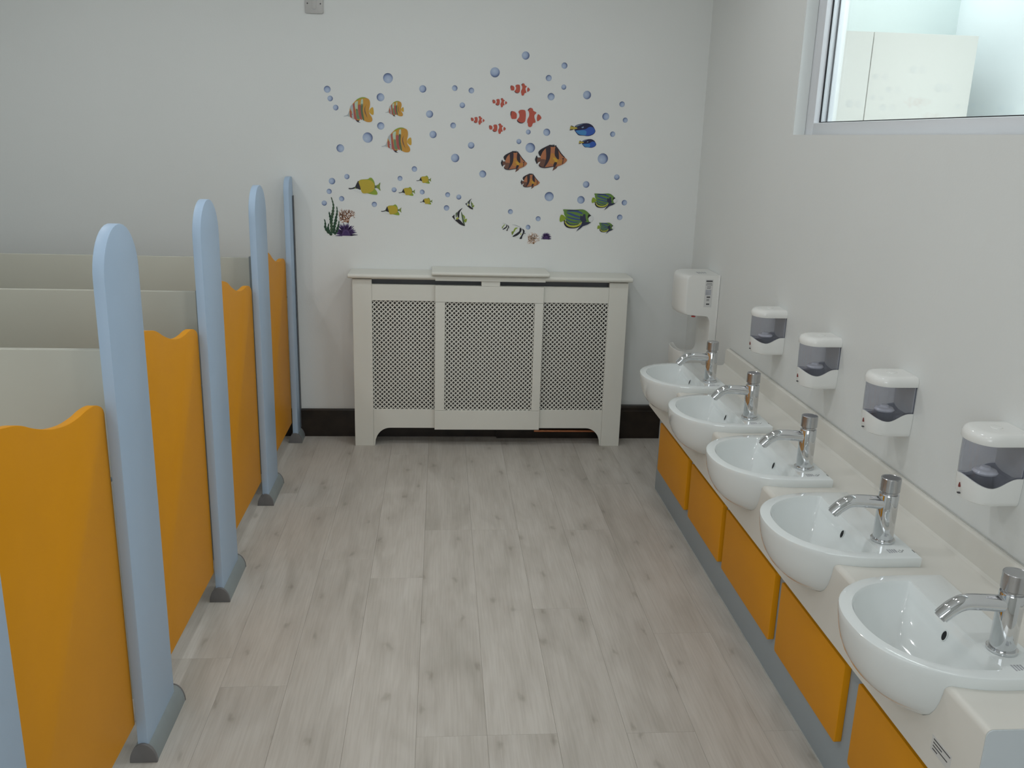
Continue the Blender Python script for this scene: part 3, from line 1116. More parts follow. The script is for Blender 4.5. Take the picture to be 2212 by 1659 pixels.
COL = dict(white=(0.72, 0.74, 0.73), orange=(0.56, 0.28, 0.035), gold=(0.60, 0.36, 0.04), dkgreen=(0.10, 0.15, 0.07), green=(0.16, 0.24, 0.13), pale=(0.46, 0.58, 0.44),
           red=(0.40, 0.085, 0.075), grey=(0.42, 0.45, 0.46), dark=(0.035, 0.022, 0.03), yellow=(0.50, 0.38, 0.03), lime=(0.26, 0.36, 0.03), tail=(0.20, 0.27, 0.04),
           black=(0.018, 0.016, 0.022), clown=(0.50, 0.095, 0.06), brown=(0.16, 0.075, 0.05), tiger=(0.45, 0.17, 0.075), tiger2=(0.52, 0.23, 0.05), navy=(0.018, 0.018, 0.06),
           blue=(0.035, 0.10, 0.42), sky=(0.06, 0.24, 0.52), ltblue=(0.22, 0.33, 0.45), tyel=(0.46, 0.36, 0.06), leaf=(0.13, 0.25, 0.05), stripe=(0.05, 0.085, 0.24),
           slate=(0.03, 0.035, 0.075), lemon=(0.45, 0.47, 0.06), coral=(0.42, 0.19, 0.10), coral2=(0.58, 0.34, 0.20), purple=(0.055, 0.026, 0.12), weed=(0.018, 0.06, 0.028), weed2=(0.04, 0.085, 0.04))

# outlines are drawn on each sticker's own sheet (y down); bbox = sheet extents
ART = {}
ART['copperband'] = ((85, 855, 130, 760), [
    ('snout', 'grey', [(85, 600), (180, 565), (225, 480), (250, 500), (245, 610), (180, 600), (100, 608)], 0),
    ('pelvic_fin', 'dark', [(380, 680), (490, 690), (460, 730), (505, 755), (430, 745)], 0),
    ('tail', 'gold', [(735, 480), (760, 420), (835, 375), (855, 470), (845, 560), (800, 560), (755, 520)], 0),
    ('body', 'orange', [(240, 600), (235, 480), (260, 370), (320, 300), (420, 200), (530, 140), (620, 130), (700, 155), (750, 190), (770, 260), (765, 340), (740, 430), (735, 490), (760, 560), (800, 620), (815, 690), (780, 740), (690, 745), (620, 720), (560, 680), (500, 665), (490, 700), (400, 690), (330, 660), (260, 630)], 1),
    ('dorsal_fin', 'lime', [(430, 190), (530, 140), (640, 132), (660, 155), (540, 165), (440, 215)], 2),
    ('head', 'grey', [(255, 375), (320, 305), (330, 400), (340, 660), (300, 650), (290, 560), (300, 500), (270, 440)], 2),
    ('stripe', 'red', [(245, 480), (275, 470), (290, 640), (255, 610)], 3),
    ('stripe', 'red', [(330, 320), (375, 280), (370, 420), (400, 600), (420, 700), (370, 680), (345, 600), (340, 420)], 2),
    ('stripe', 'pale', [(385, 260), (460, 225), (450, 330), (445, 440), (400, 440), (375, 340)], 2),
    ('stripe', 'green', [(400, 430), (448, 430), (465, 560), (490, 660), (430, 670), (405, 580)], 2),
    ('stripe', 'red', [(465, 330), (525, 330), (525, 470), (545, 680), (500, 660), (470, 540)], 2),
    ('stripe', 'pale', [(545, 200), (590, 180), (585, 320), (535, 330)], 2),
    ('stripe', 'dkgreen', [(535, 310), (585, 310), (575, 470), (605, 690), (565, 680), (525, 500)], 2),
    ('line', 'brown', [(690, 290), (650, 360), (640, 470), (690, 640), (660, 590), (620, 490), (625, 390)], 2),
    ('eye', 'black', [(292, 553), (302, 542), (313, 553), (302, 565)], 4)])
ART['longnose'] = ((90, 850, 215, 615), [
    ('dorsal_fin', 'lime', [(340, 290), (400, 255), (550, 245), (600, 215), (650, 220), (700, 290), (720, 380), (700, 380), (640, 320), (540, 285), (420, 280)], 0),
    ('anal_fin', 'lime', [(520, 570), (620, 525), (700, 470), (730, 490), (770, 560), (765, 610), (700, 615), (610, 600)], 0),
    ('tail', 'tail', [(715, 440), (740, 400), (800, 370), (850, 325), (835, 430), (848, 520), (790, 470), (740, 450)], 0),
    ('tail_base', 'dkgreen', [(695, 390), (755, 405), (755, 450), (700, 460)], 1),
    ('snout', 'black', [(90, 455), (160, 455), (240, 430), (270, 450), (200, 475), (130, 485), (92, 475)], 0),
    ('cheek', 'white', [(205, 485), (300, 470), (375, 490), (420, 575), (330, 555), (250, 520)], 1),
    ('head', 'black', [(240, 450), (300, 320), (330, 290), (385, 400), (375, 495), (300, 472)], 2),
    ('body', 'yellow', [(332, 300), (400, 265), (520, 255), (640, 285), (700, 360), (710, 440), (680, 510), (600, 560), (500, 580), (420, 575), (385, 520), (367, 430)], 3),
    ('eye', 'tail', [(236, 455), (252, 440), (270, 455), (252, 472)], 4)])
ART['clown'] = ((1195, 2025, 785, 1275), [
    ('body', 'white', [(1360, 940), (1430, 930), (1450, 900), (1600, 852), (1680, 850), (1800, 860), (1900, 912), (1990, 985), (2010, 1040), (1980, 1085), (1900, 1135), (1800, 1178), (1650, 1168), (1500, 1168), (1400, 1090), (1360, 1060)], 0),
    ('tail', 'clown', [(1200, 930), (1215, 880), (1250, 870), (1320, 890), (1365, 940), (1370, 1000), (1355, 1060), (1280, 1070), (1230, 1060), (1205, 990)], 1),
    ('band', 'clown', [(1410, 890), (1450, 845), (1520, 835), (1590, 855), (1610, 960), (1600, 1090), (1570, 1150), (1490, 1180), (1420, 1165), (1375, 1110), (1390, 1070), (1430, 1020), (1435, 950)], 1),
    ('band', 'clown', [(1660, 840), (1730, 785), (1790, 810), (1810, 860), (1890, 905), (1840, 970), (1840, 1040), (1870, 1150), (1800, 1175), (1770, 1250), (1720, 1275), (1670, 1250), (1660, 1175), (1645, 1160), (1650, 1080), (1690, 1000), (1695, 920), (1670, 860)], 1),
    ('snout', 'clown', [(1935, 945), (1990, 980), (2022, 1040), (1985, 1085), (1920, 1125), (1900, 1060), (1910, 990)], 1),
    ('edge', 'dark', [(1198, 960), (1207, 890), (1245, 868), (1222, 905), (1212, 990)], 2),
    ('edge', 'dark', [(1373, 1108), (1400, 1152), (1490, 1182), (1560, 1155), (1490, 1162), (1410, 1130), (1390, 1095)], 2),
    ('edge', 'dark', [(1652, 848), (1690, 803), (1735, 784), (1692, 828), (1668, 852)], 2)])
ART['tiger'] = ((1115, 2022, 165, 890), [
    ('dorsal_spines', 'black', [(1480, 205), (1540, 172), (1562, 200), (1592, 168), (1612, 200), (1640, 162), (1662, 208), (1702, 188), (1722, 240), (1755, 268), (1640, 250), (1500, 240)], 0, 'sharp'),
    ('pelvic_fin', 'brown', [(1650, 760), (1770, 750), (1720, 820), (1610, 890)], 0, 'sharp'),
    ('tail', 'brown', [(1160, 475), (1190, 520), (1290, 530), (1290, 620), (1220, 650), (1165, 695), (1125, 600), (1135, 530)], 0),
    ('tail_edge', 'black', [(1160, 470), (1185, 520), (1172, 590), (1185, 660), (1165, 700), (1115, 590), (1130, 530)], 1),
    ('body', 'tiger', [(1265, 500), (1210, 390), (1270, 310), (1400, 240), (1500, 205), (1640, 220), (1750, 270), (1850, 410), (1950, 520), (2020, 590), (1960, 670), (1860, 730), (1740, 770), (1600, 780), (1400, 810), (1270, 790), (1220, 730), (1260, 650), (1275, 580)], 2),
    ('back_edge', 'black', [(1205, 390), (1270, 308), (1400, 238), (1520, 190), (1640, 205), (1640, 240), (1500, 235), (1400, 290), (1320, 380), (1262, 495)], 3),
    ('rear_patch', 'brown', [(1280, 570), (1420, 590), (1410, 700), (1375, 785), (1290, 775), (1235, 725), (1265, 640)], 3),
    ('flank', 'tiger2', [(1560, 420), (1660, 430), (1800, 560), (1880, 600), (1880, 680), (1760, 700), (1560, 690), (1520, 600)], 3),
    ('belly_edge', 'dark', [(1220, 740), (1270, 792), (1400, 812), (1600, 782), (1740, 772), (1600, 764), (1400, 786), (1290, 768), (1235, 718)], 4),
    ('stripe', 'dark', [(1420, 240), (1540, 220), (1545, 420), (1530, 550), (1460, 690), (1390, 780), (1360, 770), (1410, 640), (1430, 460)], 4),
    ('stripe', 'dark', [(1680, 240), (1750, 265), (1780, 440), (1785, 570), (1740, 560), (1690, 500), (1665, 440)], 4),
    ('stripe', 'dark', [(1660, 655), (1735, 655), (1700, 750), (1630, 765)], 4),
    ('pectoral_fin', 'gold', [(1610, 535), (1680, 535), (1750, 590), (1730, 650), (1680, 640), (1640, 580)], 5),
    ('forehead', 'dark', [(1750, 266), (1850, 405), (1952, 516), (1935, 528), (1830, 425), (1748, 292)], 5),
    ('mouth_line', 'brown', [(1888, 590), (1915, 590), (1905, 690), (1875, 700)], 5),
    ('eye', 'black', [(1880, 555), (1903, 535), (1926, 555), (1903, 577)], 6)])
ART['tang'] = ((528, 1345, 255, 640), [
    ('tail', 'tyel', [(535, 462), (555, 330), (640, 355), (730, 370), (770, 405), (700, 430), (620, 445)], 2),
    ('tail_edge', 'dark', [(528, 468), (540, 440), (640, 432), (620, 452)], 3),
    ('tail_edge', 'dark', [(555, 332), (590, 324), (660, 355), (640, 362)], 3),
    ('body', 'navy', [(685, 350), (780, 290), (950, 255), (1120, 255), (1250, 320), (1320, 420), (1345, 500), (1290, 580), (1180, 630), (1080, 640), (960, 625), (830, 620), (760, 570), (680, 460)], 0),
    ('flank', 'blue', [(710, 475), (900, 450), (1030, 430), (1150, 360), (1260, 375), (1318, 440), (1330, 510), (1275, 572), (1170, 615), (1060, 625), (950, 612), (850, 602), (790, 570), (745, 525)], 1),
    ('belly', 'sky', [(722, 478), (880, 466), (980, 462), (1060, 500), (1040, 600), (950, 610), (850, 597), (792, 563)], 2),
    ('mark', 'ltblue', [(900, 375), (960, 350), (972, 380), (920, 397)], 2),
    ('dorsal_stripe', 'ltblue', [(720, 335), (850, 287), (950, 275), (860, 302), (750, 347)], 2)])
ART['emperor'] = ((205, 1275, 705, 1385), [
    ('tail', 'lime', [(400, 960), (330, 890), (250, 870), (210, 950), (205, 1060), (250, 1095), (350, 1050), (430, 1000)], 0),
    ('belly', 'black', [(350, 1080), (390, 1060), (460, 1180), (600, 1230), (760, 1220), (880, 1180), (800, 1270), (620, 1300), (440, 1270), (350, 1170)], 0),
    ('body', 'leaf', [(310, 710), (420, 705), (650, 715), (870, 705), (980, 720), (1080, 780), (1200, 900), (1265, 990), (1210, 1080), (1150, 1130), (900, 1110), (700, 1200), (500, 1180), (410, 1080), (400, 960), (345, 860), (335, 780)], 1),
    ('stripe', 'slate', [(410, 742), (500, 722), (650, 722), (780, 735), (820, 752), (700, 748), (560, 750)], 2),
    ('stripe', 'stripe', [(420, 765), (600, 745), (800, 755), (930, 820), (900, 850), (760, 800), (600, 775), (480, 780)], 2),
    ('stripe', 'stripe', [(420, 800), (560, 820), (720, 880), (850, 930), (840, 965), (680, 930), (480, 850)], 2),
    ('stripe', 'stripe', [(440, 920), (600, 960), (850, 1010), (850, 1050), (650, 1020), (480, 965)], 2),
    ('stripe', 'stripe', [(410, 1000), (560, 1060), (700, 1088), (880, 1085), (700, 1122), (540, 1092), (415, 1025)], 2),
    ('stripe', 'slate', [(410, 1060), (500, 1140), (640, 1180), (850, 1140), (840, 1165), (640, 1202), (480, 1172), (405, 1090)], 2),
    ('fin_band', 'lemon', [(375, 1070), (400, 1080), (440, 1150), (560, 1205), (720, 1200), (850, 1140), (905, 1095), (890, 1170), (760, 1250), (600, 1265), (460, 1222), (380, 1130)], 3),
    ('mask', 'slate', [(860, 890), (925, 925), (960, 850), (1020, 860), (1030, 980), (1060, 1065), (1000, 1100), (1170, 1105), (1200, 1120), (1100, 1180), (950, 1230), (860, 1310), (745, 1385), (810, 1290), (880, 1200), (925, 1100), (850, 1020)], 4, 'sharp'),
    ('eye_patch', 'black', [(1098, 930), (1130, 860), (1200, 900), (1140, 940), (1110, 980)], 4),
    ('mouth', 'white', [(1120, 980), (1200, 910), (1275, 985), (1220, 1080), (1150, 1090)], 5)])
ART['moor'] = ((145, 430, 260, 600), [
    ('rear_fin', 'lime', [(345, 385), (390, 420), (390, 465), (365, 465)], 0),
    ('tail', 'lime', [(365, 490), (430, 465), (410, 535), (375, 515)], 0),
    ('body', 'white', [(145, 425), (230, 350), (350, 260), (318, 335), (350, 390), (375, 470), (360, 540), (390, 600), (300, 570), (210, 500)], 1, 'sharp'),
    ('head', 'black', [(145, 425), (195, 383), (192, 430), (205, 495)], 2, 'sharp'),
    ('stripe', 'dkgreen', [(215, 368), (245, 340), (235, 430), (218, 430)], 2),
    ('stripe', 'black', [(250, 340), (350, 260), (295, 340), (280, 450), (258, 450)], 2),
    ('stripe', 'dkgreen', [(318, 330), (350, 390), (372, 490), (390, 600), (345, 520)], 2),
    ('belly', 'black', [(205, 490), (270, 470), (330, 525), (390, 600), (300, 572), (235, 520)], 3),
    ('pectoral_fin', 'lemon', [(218, 455), (275, 435), (248, 482)], 4)])
ART['banner'] = ((1285, 1560, 575, 845), [
    ('filament', 'grey', [(1285, 578), (1350, 583), (1420, 608), (1485, 648), (1415, 616), (1345, 592)], 0),
    ('tail', 'tail', [(1285, 710), (1330, 705), (1322, 740), (1295, 775), (1285, 750)], 0),
    ('body', 'white', [(1330, 720), (1350, 660), (1400, 640), (1480, 645), (1530, 690), (1560, 770), (1510, 810), (1440, 820), (1370, 820), (1310, 800)], 1),
    ('dorsal_fin', 'lime', [(1318, 700), (1350, 640), (1405, 638), (1360, 670), (1340, 712)], 2),
    ('stripe', 'black', [(1440, 640), (1475, 660), (1460, 720), (1400, 780), (1320, 810), (1310, 790), (1380, 740), (1430, 700)], 2),
    ('stripe', 'black', [(1485, 655), (1530, 690), (1525, 740), (1490, 800), (1480, 845), (1435, 845), (1460, 800), (1500, 720)], 2),
    ('pectoral_fin', 'lemon', [(1450, 745), (1470, 745), (1465, 768), (1450, 765)], 3),
    ('eye', 'black', [(1528, 745), (1538, 735), (1548, 745), (1538, 757)], 3)])

TILT = math.radians(1.4)


def poly(name, pts, y, m, parent):
    """flat printed shape on the wall plane, facing the room"""
    me = bpy.data.meshes.new(name)
    bm = bmesh.new()
    vs = [bm.verts.new((u, y, v)) for u, v in pts]
    f = bm.faces.new(vs)
    f.normal_update()
    if f.normal.y > 0:
        f.normal_flip()
    bmesh.ops.triangulate(bm, faces=[f])
    bm.to_mesh(me)
    bm.free()
    return link(name, me, m, parent)


def outset(pts, d):
    n = len(pts)
    area2 = sum(pts[i][0]*pts[(i+1) % n][1]-pts[(i+1) % n][0]*pts[i][1] for i in range(n))
    s = 1 if area2 > 0 else -1
    out = []
    for i in range(n):
        a, b = Vector(pts[i-1]), Vector(pts[(i+1) % n])
        t = (b-a)
        if t.length < 1e-9:
            out.append(pts[i])
            continue
        t.normalize()
        out.append((pts[i][0]+s*t.y*d, pts[i][1]-s*t.x*d))
    return out


WYS = YB-0.0004
FISH = [
    ('copperband', -0.4010, 1.6567, 0.1438, 'big orange striped butterflyfish sticker at upper left, facing left'),
    ('copperband', -0.2286, 1.6672, 0.0883, 'small orange striped butterflyfish sticker, beside the big one at upper left'),
    ('copperband', -0.2202, 1.5206, 0.1459, 'big orange striped butterflyfish sticker, lowest of three striped ones'),
    ('longnose', -0.3783, 1.2966, 0.1556, 'largest yellow long-nosed fish sticker, above the purple anemone at left'),
    ('longnose', -0.1709, 1.2766, 0.0805, 'yellow long-nosed fish sticker, middle one of the small yellow fish trio'),
    ('longnose', -0.0873, 1.3359, 0.0722, 'yellow long-nosed fish sticker, highest of the yellow ones'),
    ('longnose', -0.0752, 1.2316, 0.0613, 'smallest yellow long-nosed fish sticker, farthest right of the yellow ones'),
    ('longnose', -0.2482, 1.1849, 0.0998, 'yellow long-nosed fish sticker, lowest of the yellow ones'),
    ('clown', 0.4107, 1.6456, 0.1539, 'largest orange and white clownfish sticker on the back wall'),
    ('clown', 0.3785, 1.7751, 0.0965, 'highest orange and white clownfish sticker, above the largest one'),
    ('clown', 0.2809, 1.7109, 0.0726, 'small orange and white clownfish sticker, second highest of five'),
    ('clown', 0.1748, 1.6250, 0.0676, 'smallest clownfish sticker, farthest left of the five clownfish'),
    ('clown', 0.2719, 1.5888, 0.0833, 'orange and white clownfish sticker, lowest of five, left of a tiny bubble'),
    ('tiger', 0.5429, 1.4581, 0.1614, 'largest brown and orange tiger-striped fish sticker, facing right'),
    ('tiger', 0.3583, 1.4348, 0.1310, 'medium brown and orange tiger-striped fish sticker, left of the largest one'),
    ('tiger', 0.4423, 1.3416, 0.0961, 'smallest brown and orange tiger-striped fish sticker, below the other two'),
    ('tang', 0.6940, 1.5957, 0.1279, 'larger bright blue fish sticker with yellow tail, the upper of two'),
    ('tang', 0.7217, 1.5309, 0.0873, 'smaller bright blue fish sticker with yellow tail, the lower of two'),
    ('emperor', 0.6842, 1.1534, 0.1719, 'largest green and blue striped fish sticker with white mouth'),
    ('emperor', 0.8219, 1.2489, 0.1292, 'medium green and blue striped fish sticker, upper right of the largest'),
    ('emperor', 0.8370, 1.1167, 0.0874, 'smallest green and blue striped fish sticker at lower right'),
    ('moor', 0.0913, 1.1576, 0.0747, 'larger black and white diamond-shaped angelfish sticker, facing left'),
    ('moor', 0.1421, 1.2226, 0.0445, 'smaller black and white diamond-shaped angelfish sticker, above the larger one'),
    ('banner', 0.3926, 1.0907, 0.0732, 'larger black and white banded fish sticker with trailing fin, beside the orange coral'),
    ('banner', 0.3262, 1.1136, 0.0398, 'smaller black and white banded fish sticker with trailing fin'),
]
GRP = dict(copperband='striped butterflyfish stickers', longnose='yellow long-nosed fish stickers', clown='clownfish stickers', tiger='tiger-striped fish stickers',
           tang='blue fish stickers', emperor='green striped fish stickers', moor='diamond angelfish stickers', banner='banded fish stickers')
protos = {}


def fish_proto(sp):
    (x0, x1, y0, y1), parts = ART[sp]
    cx, cy, wd = (x0+x1)/2, (y0+y1)/2, (x1-x0)
    root = empty('fish_sticker')
    bmb = bmesh.new()
    for p in parts:
        nm, colr, pts, layer = p[:4]
        q = [((x-cx)/wd, -(y-cy)/wd) for x, y in pts]
        q = [(u*math.cos(TILT)-v*math.sin(TILT), u*math.sin(TILT)+v*math.cos(TILT)) for u, v in q]
        if len(p) == 4:
            q = catmull(q, 3)
        o = poly(nm, q, -0.0016-0.0012*layer, sm(colr, COL[colr]), root)
        if nm not in ('eye', 'stripe', 'line', 'mark', 'edge', 'filament', 'flank', 'belly_edge', 'mouth_line', 'forehead', 'fin_band'):
            oq = outset(q, 0.022)
            f = bmb.faces.new([bmb.verts.new((u, -0.0006-0.00005*layer, v)) for u, v in oq])
            f.normal_update()
            if f.normal.y > 0:
                f.normal_flip()
    bmesh.ops.triangulate(bmb, faces=bmb.faces[:])
    me = bpy.data.meshes.new('border')
    bmb.to_mesh(me)
    bmb.free()
    link('border', me, sm('white', COL['white']), root)
    return root


for sp, X, Z, wd, lab in FISH:
    if sp not in protos:
        o = protos[sp] = fish_proto(sp)
    else:
        o = copy_tree(protos[sp])
    o.location = (X, WYS, Z)
    o.scale = (wd, 0.35, wd)
    tag(o, lab, 'fish sticker', GRP[sp])

BUBBLES=[
(-0.5481,1.7470,0.0158,'medium blue bubble sticker to the upper left of the upper left striped butterflyfish'),
(-0.5353,1.7057,0.0128,'small blue bubble sticker, second nearest of those left of the upper left striped butterflyfish'),
(-0.5101,1.6646,0.0128,'small blue bubble sticker, nearest of those left of the upper left striped butterflyfish'),
(-0.2590,1.8070,0.0232,'extra large blue bubble sticker above the small striped butterflyfish'),
(-0.2955,1.7184,0.0184,'large blue bubble sticker to the upper left of the small striped butterflyfish'),
(-0.0929,1.7631,0.0170,'medium blue bubble sticker to the upper right of the small striped butterflyfish'),
(0.0610,1.7715,0.0130,'small blue bubble sticker, second nearest of those upper left of the leftmost clownfish'),
(0.0986,1.6937,0.0131,'small blue bubble sticker, nearest of those upper left of the leftmost clownfish'),
(-0.0598,1.6477,0.0171,'medium blue bubble sticker right of the small striped butterflyfish'),
(0.0554,1.5977,0.0138,'small blue bubble sticker left of the leftmost clownfish'),
(-0.0426,1.5526,0.0172,'medium blue bubble sticker right of the lower striped butterflyfish'),
(-0.2957,1.5858,0.0173,'medium blue bubble sticker to the lower left of the small striped butterflyfish'),
(-0.3596,1.5292,0.0242,'extra large blue bubble sticker below the upper left striped butterflyfish'),
(-0.4924,1.4755,0.0186,'large blue bubble sticker to the lower left of the upper left striped butterflyfish'),
(0.0664,1.4439,0.0202,'large blue bubble sticker to the upper right of the top yellow fish'),
(-0.1334,1.3859,0.0132,'small blue bubble sticker to the upper left of the top yellow fish'),
(-0.2041,1.3390,0.0120,'tiny blue bubble sticker to the upper left of the second yellow fish'),
(-0.2335,1.2836,0.0120,'tiny blue bubble sticker left of the second yellow fish'),
(-0.0954,1.2757,0.0118,'tiny blue bubble sticker to the upper left of the smallest yellow fish'),
(-0.4637,1.3413,0.0125,'small blue bubble sticker to the upper left of the big long-nosed yellow fish'),
(-0.5366,1.3179,0.0156,'medium blue bubble sticker left of the big long-nosed yellow fish'),
(-0.5517,1.2681,0.0125,'small blue bubble sticker above the green seaweed'),
(-0.4917,1.2340,0.0126,'small blue bubble sticker above the left orange coral'),
(-0.5770,1.2109,0.0125,'small blue bubble sticker to the upper left of the green seaweed'),
(-0.3315,1.2101,0.0127,'small blue bubble sticker left of the bottom yellow fish'),
(0.0313,1.2655,0.0121,'tiny blue bubble sticker right of the smallest yellow fish'),
(0.0870,1.2554,0.0122,'tiny blue bubble sticker to the upper left of the smaller diamond angelfish'),
(0.0261,1.2005,0.0135,'small blue bubble sticker to the upper left of the larger diamond angelfish'),
(0.4005,1.9317,0.0186,'large blue bubble sticker above the top clownfish'),
(0.5905,1.8919,0.0144,'small blue bubble sticker to the upper right of the top clownfish'),
(0.2543,1.8502,0.0230,'extra large blue bubble sticker to the upper left of the top clownfish'),
(0.5164,1.8323,0.0144,'small blue bubble sticker, nearest of those right of the top clownfish'),
(0.5917,1.7932,0.0120,'tiny blue bubble sticker, third nearest of those right of the top clownfish'),
(0.1417,1.7630,0.0134,'small blue bubble sticker above the leftmost clownfish'),
(0.5311,1.7466,0.0170,'medium blue bubble sticker, second nearest of those right of the top clownfish'),
(0.7078,1.7598,0.0197,'large blue bubble sticker above the larger blue fish'),
(0.8840,1.7219,0.0134,'small blue bubble sticker, second nearest of those upper right of the larger blue fish'),
(0.8061,1.6621,0.0173,'medium blue bubble sticker, nearest of those upper right of the larger blue fish'),
(0.9046,1.6474,0.0122,'tiny blue bubble sticker right of the larger blue fish'),
(0.8456,1.5790,0.0129,'small blue bubble sticker right of the smaller blue fish'),
(0.5161,1.5789,0.0172,'medium blue bubble sticker above the largest tiger-striped fish'),
(0.4246,1.5776,0.0117,'tiny blue bubble sticker below the largest clownfish'),
(0.3796,1.5312,0.0121,'tiny blue bubble sticker above the left tiger-striped fish'),
(0.4372,1.5027,0.0236,'extra large blue bubble sticker to the upper right of the left tiger-striped fish'),
(0.1445,1.5064,0.0158,'medium blue bubble sticker below the leftmost clownfish'),
(0.2040,1.3706,0.0172,'medium blue bubble sticker to the upper right of the smaller diamond angelfish'),
(0.8026,1.4599,0.0259,'extra large blue bubble sticker to the lower right of the smaller blue fish'),
(0.8787,1.3717,0.0137,'small blue bubble sticker to the upper right of the upper green fish'),
(0.7249,1.3320,0.0163,'medium blue bubble sticker to the upper left of the upper green fish'),
(0.7020,1.2555,0.0189,'large blue bubble sticker above the largest green fish'),
(0.5404,1.2683,0.0227,'extra large blue bubble sticker to the lower right of the small tiger-striped fish'),
(0.9251,1.2465,0.0138,'small blue bubble sticker right of the upper green fish'),
(0.9058,1.1729,0.0139,'small blue bubble sticker to the upper right of the smallest green fish'),
(0.3471,1.1891,0.0123,'tiny blue bubble sticker above the smaller banded trailing-fin fish'),
(0.4886,1.1570,0.0124,'tiny blue bubble sticker to the upper left of the right purple anemone'),
(0.4385,1.1135,0.0118,'tiny blue bubble sticker to the upper right of the larger banded trailing-fin fish'),
]
bubme = bpy.data.meshes.new('bubble_sticker')
bm = bmesh.new()
f = bm.faces.new([bm.verts.new((math.cos(2*PI*i/36), 0, math.sin(2*PI*i/36))) for i in range(36)])
f.normal_update()
if f.normal.y > 0:
    f.normal_flip()
bm.to_mesh(bubme)
bm.free()
bubme.materials.append(BUB)
rngb = random.Random(3)
for X, Z, rr, lab in BUBBLES:
    o = bpy.data.objects.new('bubble_sticker', bubme)
    C.objects.link(o)
    o.location = (X, WYS-0.0004, Z)
    o.scale = (rr, 1, rr)
    o.rotation_euler = (0, rngb.choice((0, 0.5, -0.6, 1.6, 2.6, 3.4)), 0)
    tag(o, lab, 'bubble sticker', 'bubble stickers on the back wall')


def ribbon(bm, pts, widths, y=-0.0005):
    n = len(pts)
    L_, R_ = [], []
    for i in range(n):
        a, b = Vector(pts[max(i-1, 0)]), Vector(pts[min(i+1, n-1)])
        t = (b-a).normalized()
        w_ = widths[i]
        L_.append(bm.verts.new((pts[i][0]-t.y*w_, y, pts[i][1]+t.x*w_)))
        R_.append(bm.verts.new((pts[i][0]+t.y*w_, y, pts[i][1]-t.x*w_)))
    for i in range(n-1):
        bm.faces.new((L_[i], L_[i+1], R_[i+1], R_[i]))


def facefront(bm):
    for f in bm.faces:
        f.normal_update()
        if f.normal.y > 0:
            f.normal_flip()


def flat(name, bm, m, parent):
    facefront(bm)
    me = bpy.data.meshes.new(name)
    bm.to_mesh(me)
    bm.free()
    return link(name, me, m, parent)


# seaweed: beaded strands, drawn on a sheet of 16.59 units per picture unit
def sheet(x0, z1, k):
    return lambda x, y: (x0+x*k, z1-y*k)


S8 = sheet(-0.6055, 1.2555, 0.000146)
weed = tag(empty('seaweed_sticker'), 'dark green seaweed sticker at the lower left of the fish', 'seaweed sticker')
weed.location = (0, WYS, 0)
strands = [[(430, 100), (470, 230), (500, 380), (490, 500), (470, 640), (430, 800), (415, 950), (420, 1100), (420, 1290)],
           [(610, 410), (620, 540), (610, 660), (575, 800), (560, 900), (520, 1050), (500, 1180), (480, 1320)],
           [(350, 590), (365, 690), (395, 800), (400, 950)],
           [(180, 840), (205, 920), (212, 1020), (210, 1120), (270, 1240), (340, 1310), (430, 1370)],
           [(675, 880), (660, 1010), (620, 1150), (580, 1260), (500, 1340)],
           [(335, 980), (310, 1080), (300, 1150), (340, 1260), (410, 1330)]]
for i, st in enumerate(strands):
    bm = bmesh.new()
    pp = catmull(st, 12, closed=False)
    n = len(pp)
    acc = 0
    ws = []
    for j, p in enumerate(pp):
        if j:
            acc += math.hypot(p[0]-pp[j-1][0], p[1]-pp[j-1][1])
        tpr = min(1, 0.25+1.4*j/n)
        ws.append((27+21*abs(math.sin(acc/105*PI)))*tpr*0.000146*(1.12 if i in (0, 1) else 0.98))
    ribbon(bm, [S8(*p) for p in pp], ws, -0.0006-0.0001*i)
    flat('frond', bm, sm('weed' if i else 'weed2', COL['weed' if i else 'weed2']), weed)


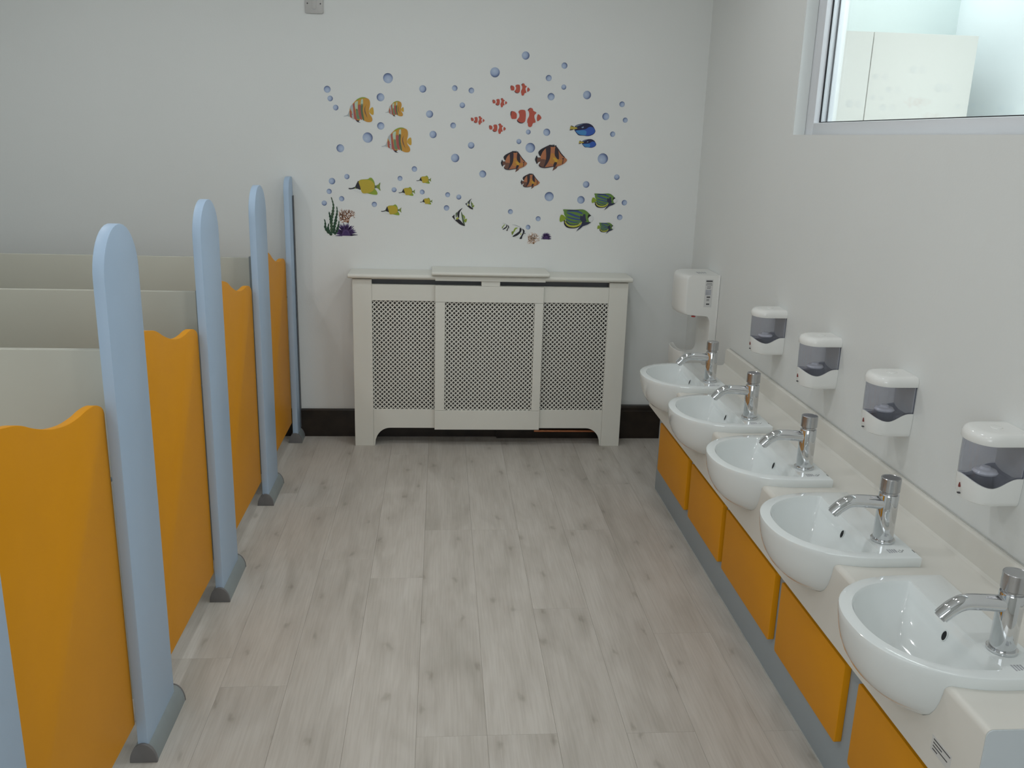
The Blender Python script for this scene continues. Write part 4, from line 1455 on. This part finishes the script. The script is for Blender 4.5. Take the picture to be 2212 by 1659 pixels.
def coral_sticker(x0, x1, z0, z1, seed, colname, lab, lean):
    t = tag(empty('coral_sticker'), lab, 'coral sticker', 'coral stickers')
    t.location = ((x0+x1)/2, WYS, z0)
    rnd = random.Random(seed)
    bm = bmesh.new()
    W_, H_ = (x1-x0), (z1-z0)
    cnt = [0]

    def br(x, z, a, ln, wd, dep):
        if dep == 0 or cnt[0] > 230:
            return
        cnt[0] += 1
        nx, nz = x+ln*math.sin(a), z+ln*math.cos(a)
        if not (-W_/2 < nx < W_/2 and 0 <= nz < H_):
            return
        ribbon(bm, [(x, z), ((x+nx)/2+rnd.uniform(-1, 1)*ln*0.12, (z+nz)/2), (nx, nz)], [wd, wd*0.9, wd*0.75], -0.0006)
        for s in (-1, 1):
            br(nx, nz, a+s*rnd.uniform(0.35, 0.85), ln*rnd.uniform(0.68, 0.9), wd*0.82, dep-1)
        if dep > 2 and rnd.random() < 0.45:
            br(x, z, a+rnd.choice((-1, 1))*rnd.uniform(0.7, 1.2), ln*0.7, wd*0.7, dep-2)
    for a in (-1.25, -0.75, -0.3, 0.15, 0.6, 1.0, 1.35):
        br(0.0+lean*W_*0.1, 0.001, a, H_*0.25, W_*0.024, 6)
    flat('branches', bm, sm(colname, COL[colname]), t)


coral_sticker(-0.5074, -0.4153, 1.1168, 1.194, 5, 'coral', 'orange branching coral sticker above the purple anemone at left', 0)
coral_sticker(0.4378, 0.5052, 1.0296, 1.0917, 11, 'coral2', 'pale orange branching coral sticker beside the small purple anemone at right', 0)


def anemone(x0, x1, z0, z1, seed, lab):
    t = tag(empty('anemone_sticker'), lab, 'anemone sticker', 'anemone stickers')
    cx, W_, H_ = (x0+x1)/2, x1-x0, z1-z0
    t.location = (cx, WYS, z0)
    rnd = random.Random(seed)
    bm = bmesh.new()
    n = 30
    body = [(W_*0.26*math.cos(PI*i/n)*1.05, H_*0.05+H_*0.52*math.sin(PI*i/n)) for i in range(n+1)]
    bm.faces.new([bm.verts.new((u, -0.0006, v)) for u, v in body])
    o1 = flat('body', bm, sm('purple', COL['purple']), t)
    bm = bmesh.new()
    for i in range(29):
        a = PI*(i+0.5)/29+rnd.uniform(-0.05, 0.05)
        k = rnd.uniform(0.82, 1.0)
        ex, ez = W_*0.5*k*math.cos(a), H_*0.03+H_*0.95*k*math.sin(a)
        ribbon(bm, [(0.35*ex, H_*0.05+0.45*ez), (0.7*ex, 0.75*ez+0.002), (ex, ez)], [W_*0.030, W_*0.022, W_*0.007], -0.0008)
    flat('spikes', bm, sm('purple', COL['purple']), t)
    bm = bmesh.new()
    for i in range(16):
        a = PI*(i+0.5)/16
        ex, ez = W_*0.27*math.cos(a), H_*0.1+H_*0.55*math.sin(a)
        ribbon(bm, [(0.45*ex, H_*0.06+0.5*ez), (ex, ez)], [W_*0.012, W_*0.005], -0.0012)
    flat('highlights', bm, sm('purple_light', (0.11, 0.06, 0.19)), t)


anemone(-0.5325, -0.4152, 1.0487, 1.1215, 2, 'large purple spiky anemone sticker beside the green seaweed at lower left')
anemone(0.5026, 0.564, 1.0521, 1.0929, 4, 'small purple spiky anemone sticker at lower right, beside the pale coral')

bpy.context.view_layer.update()
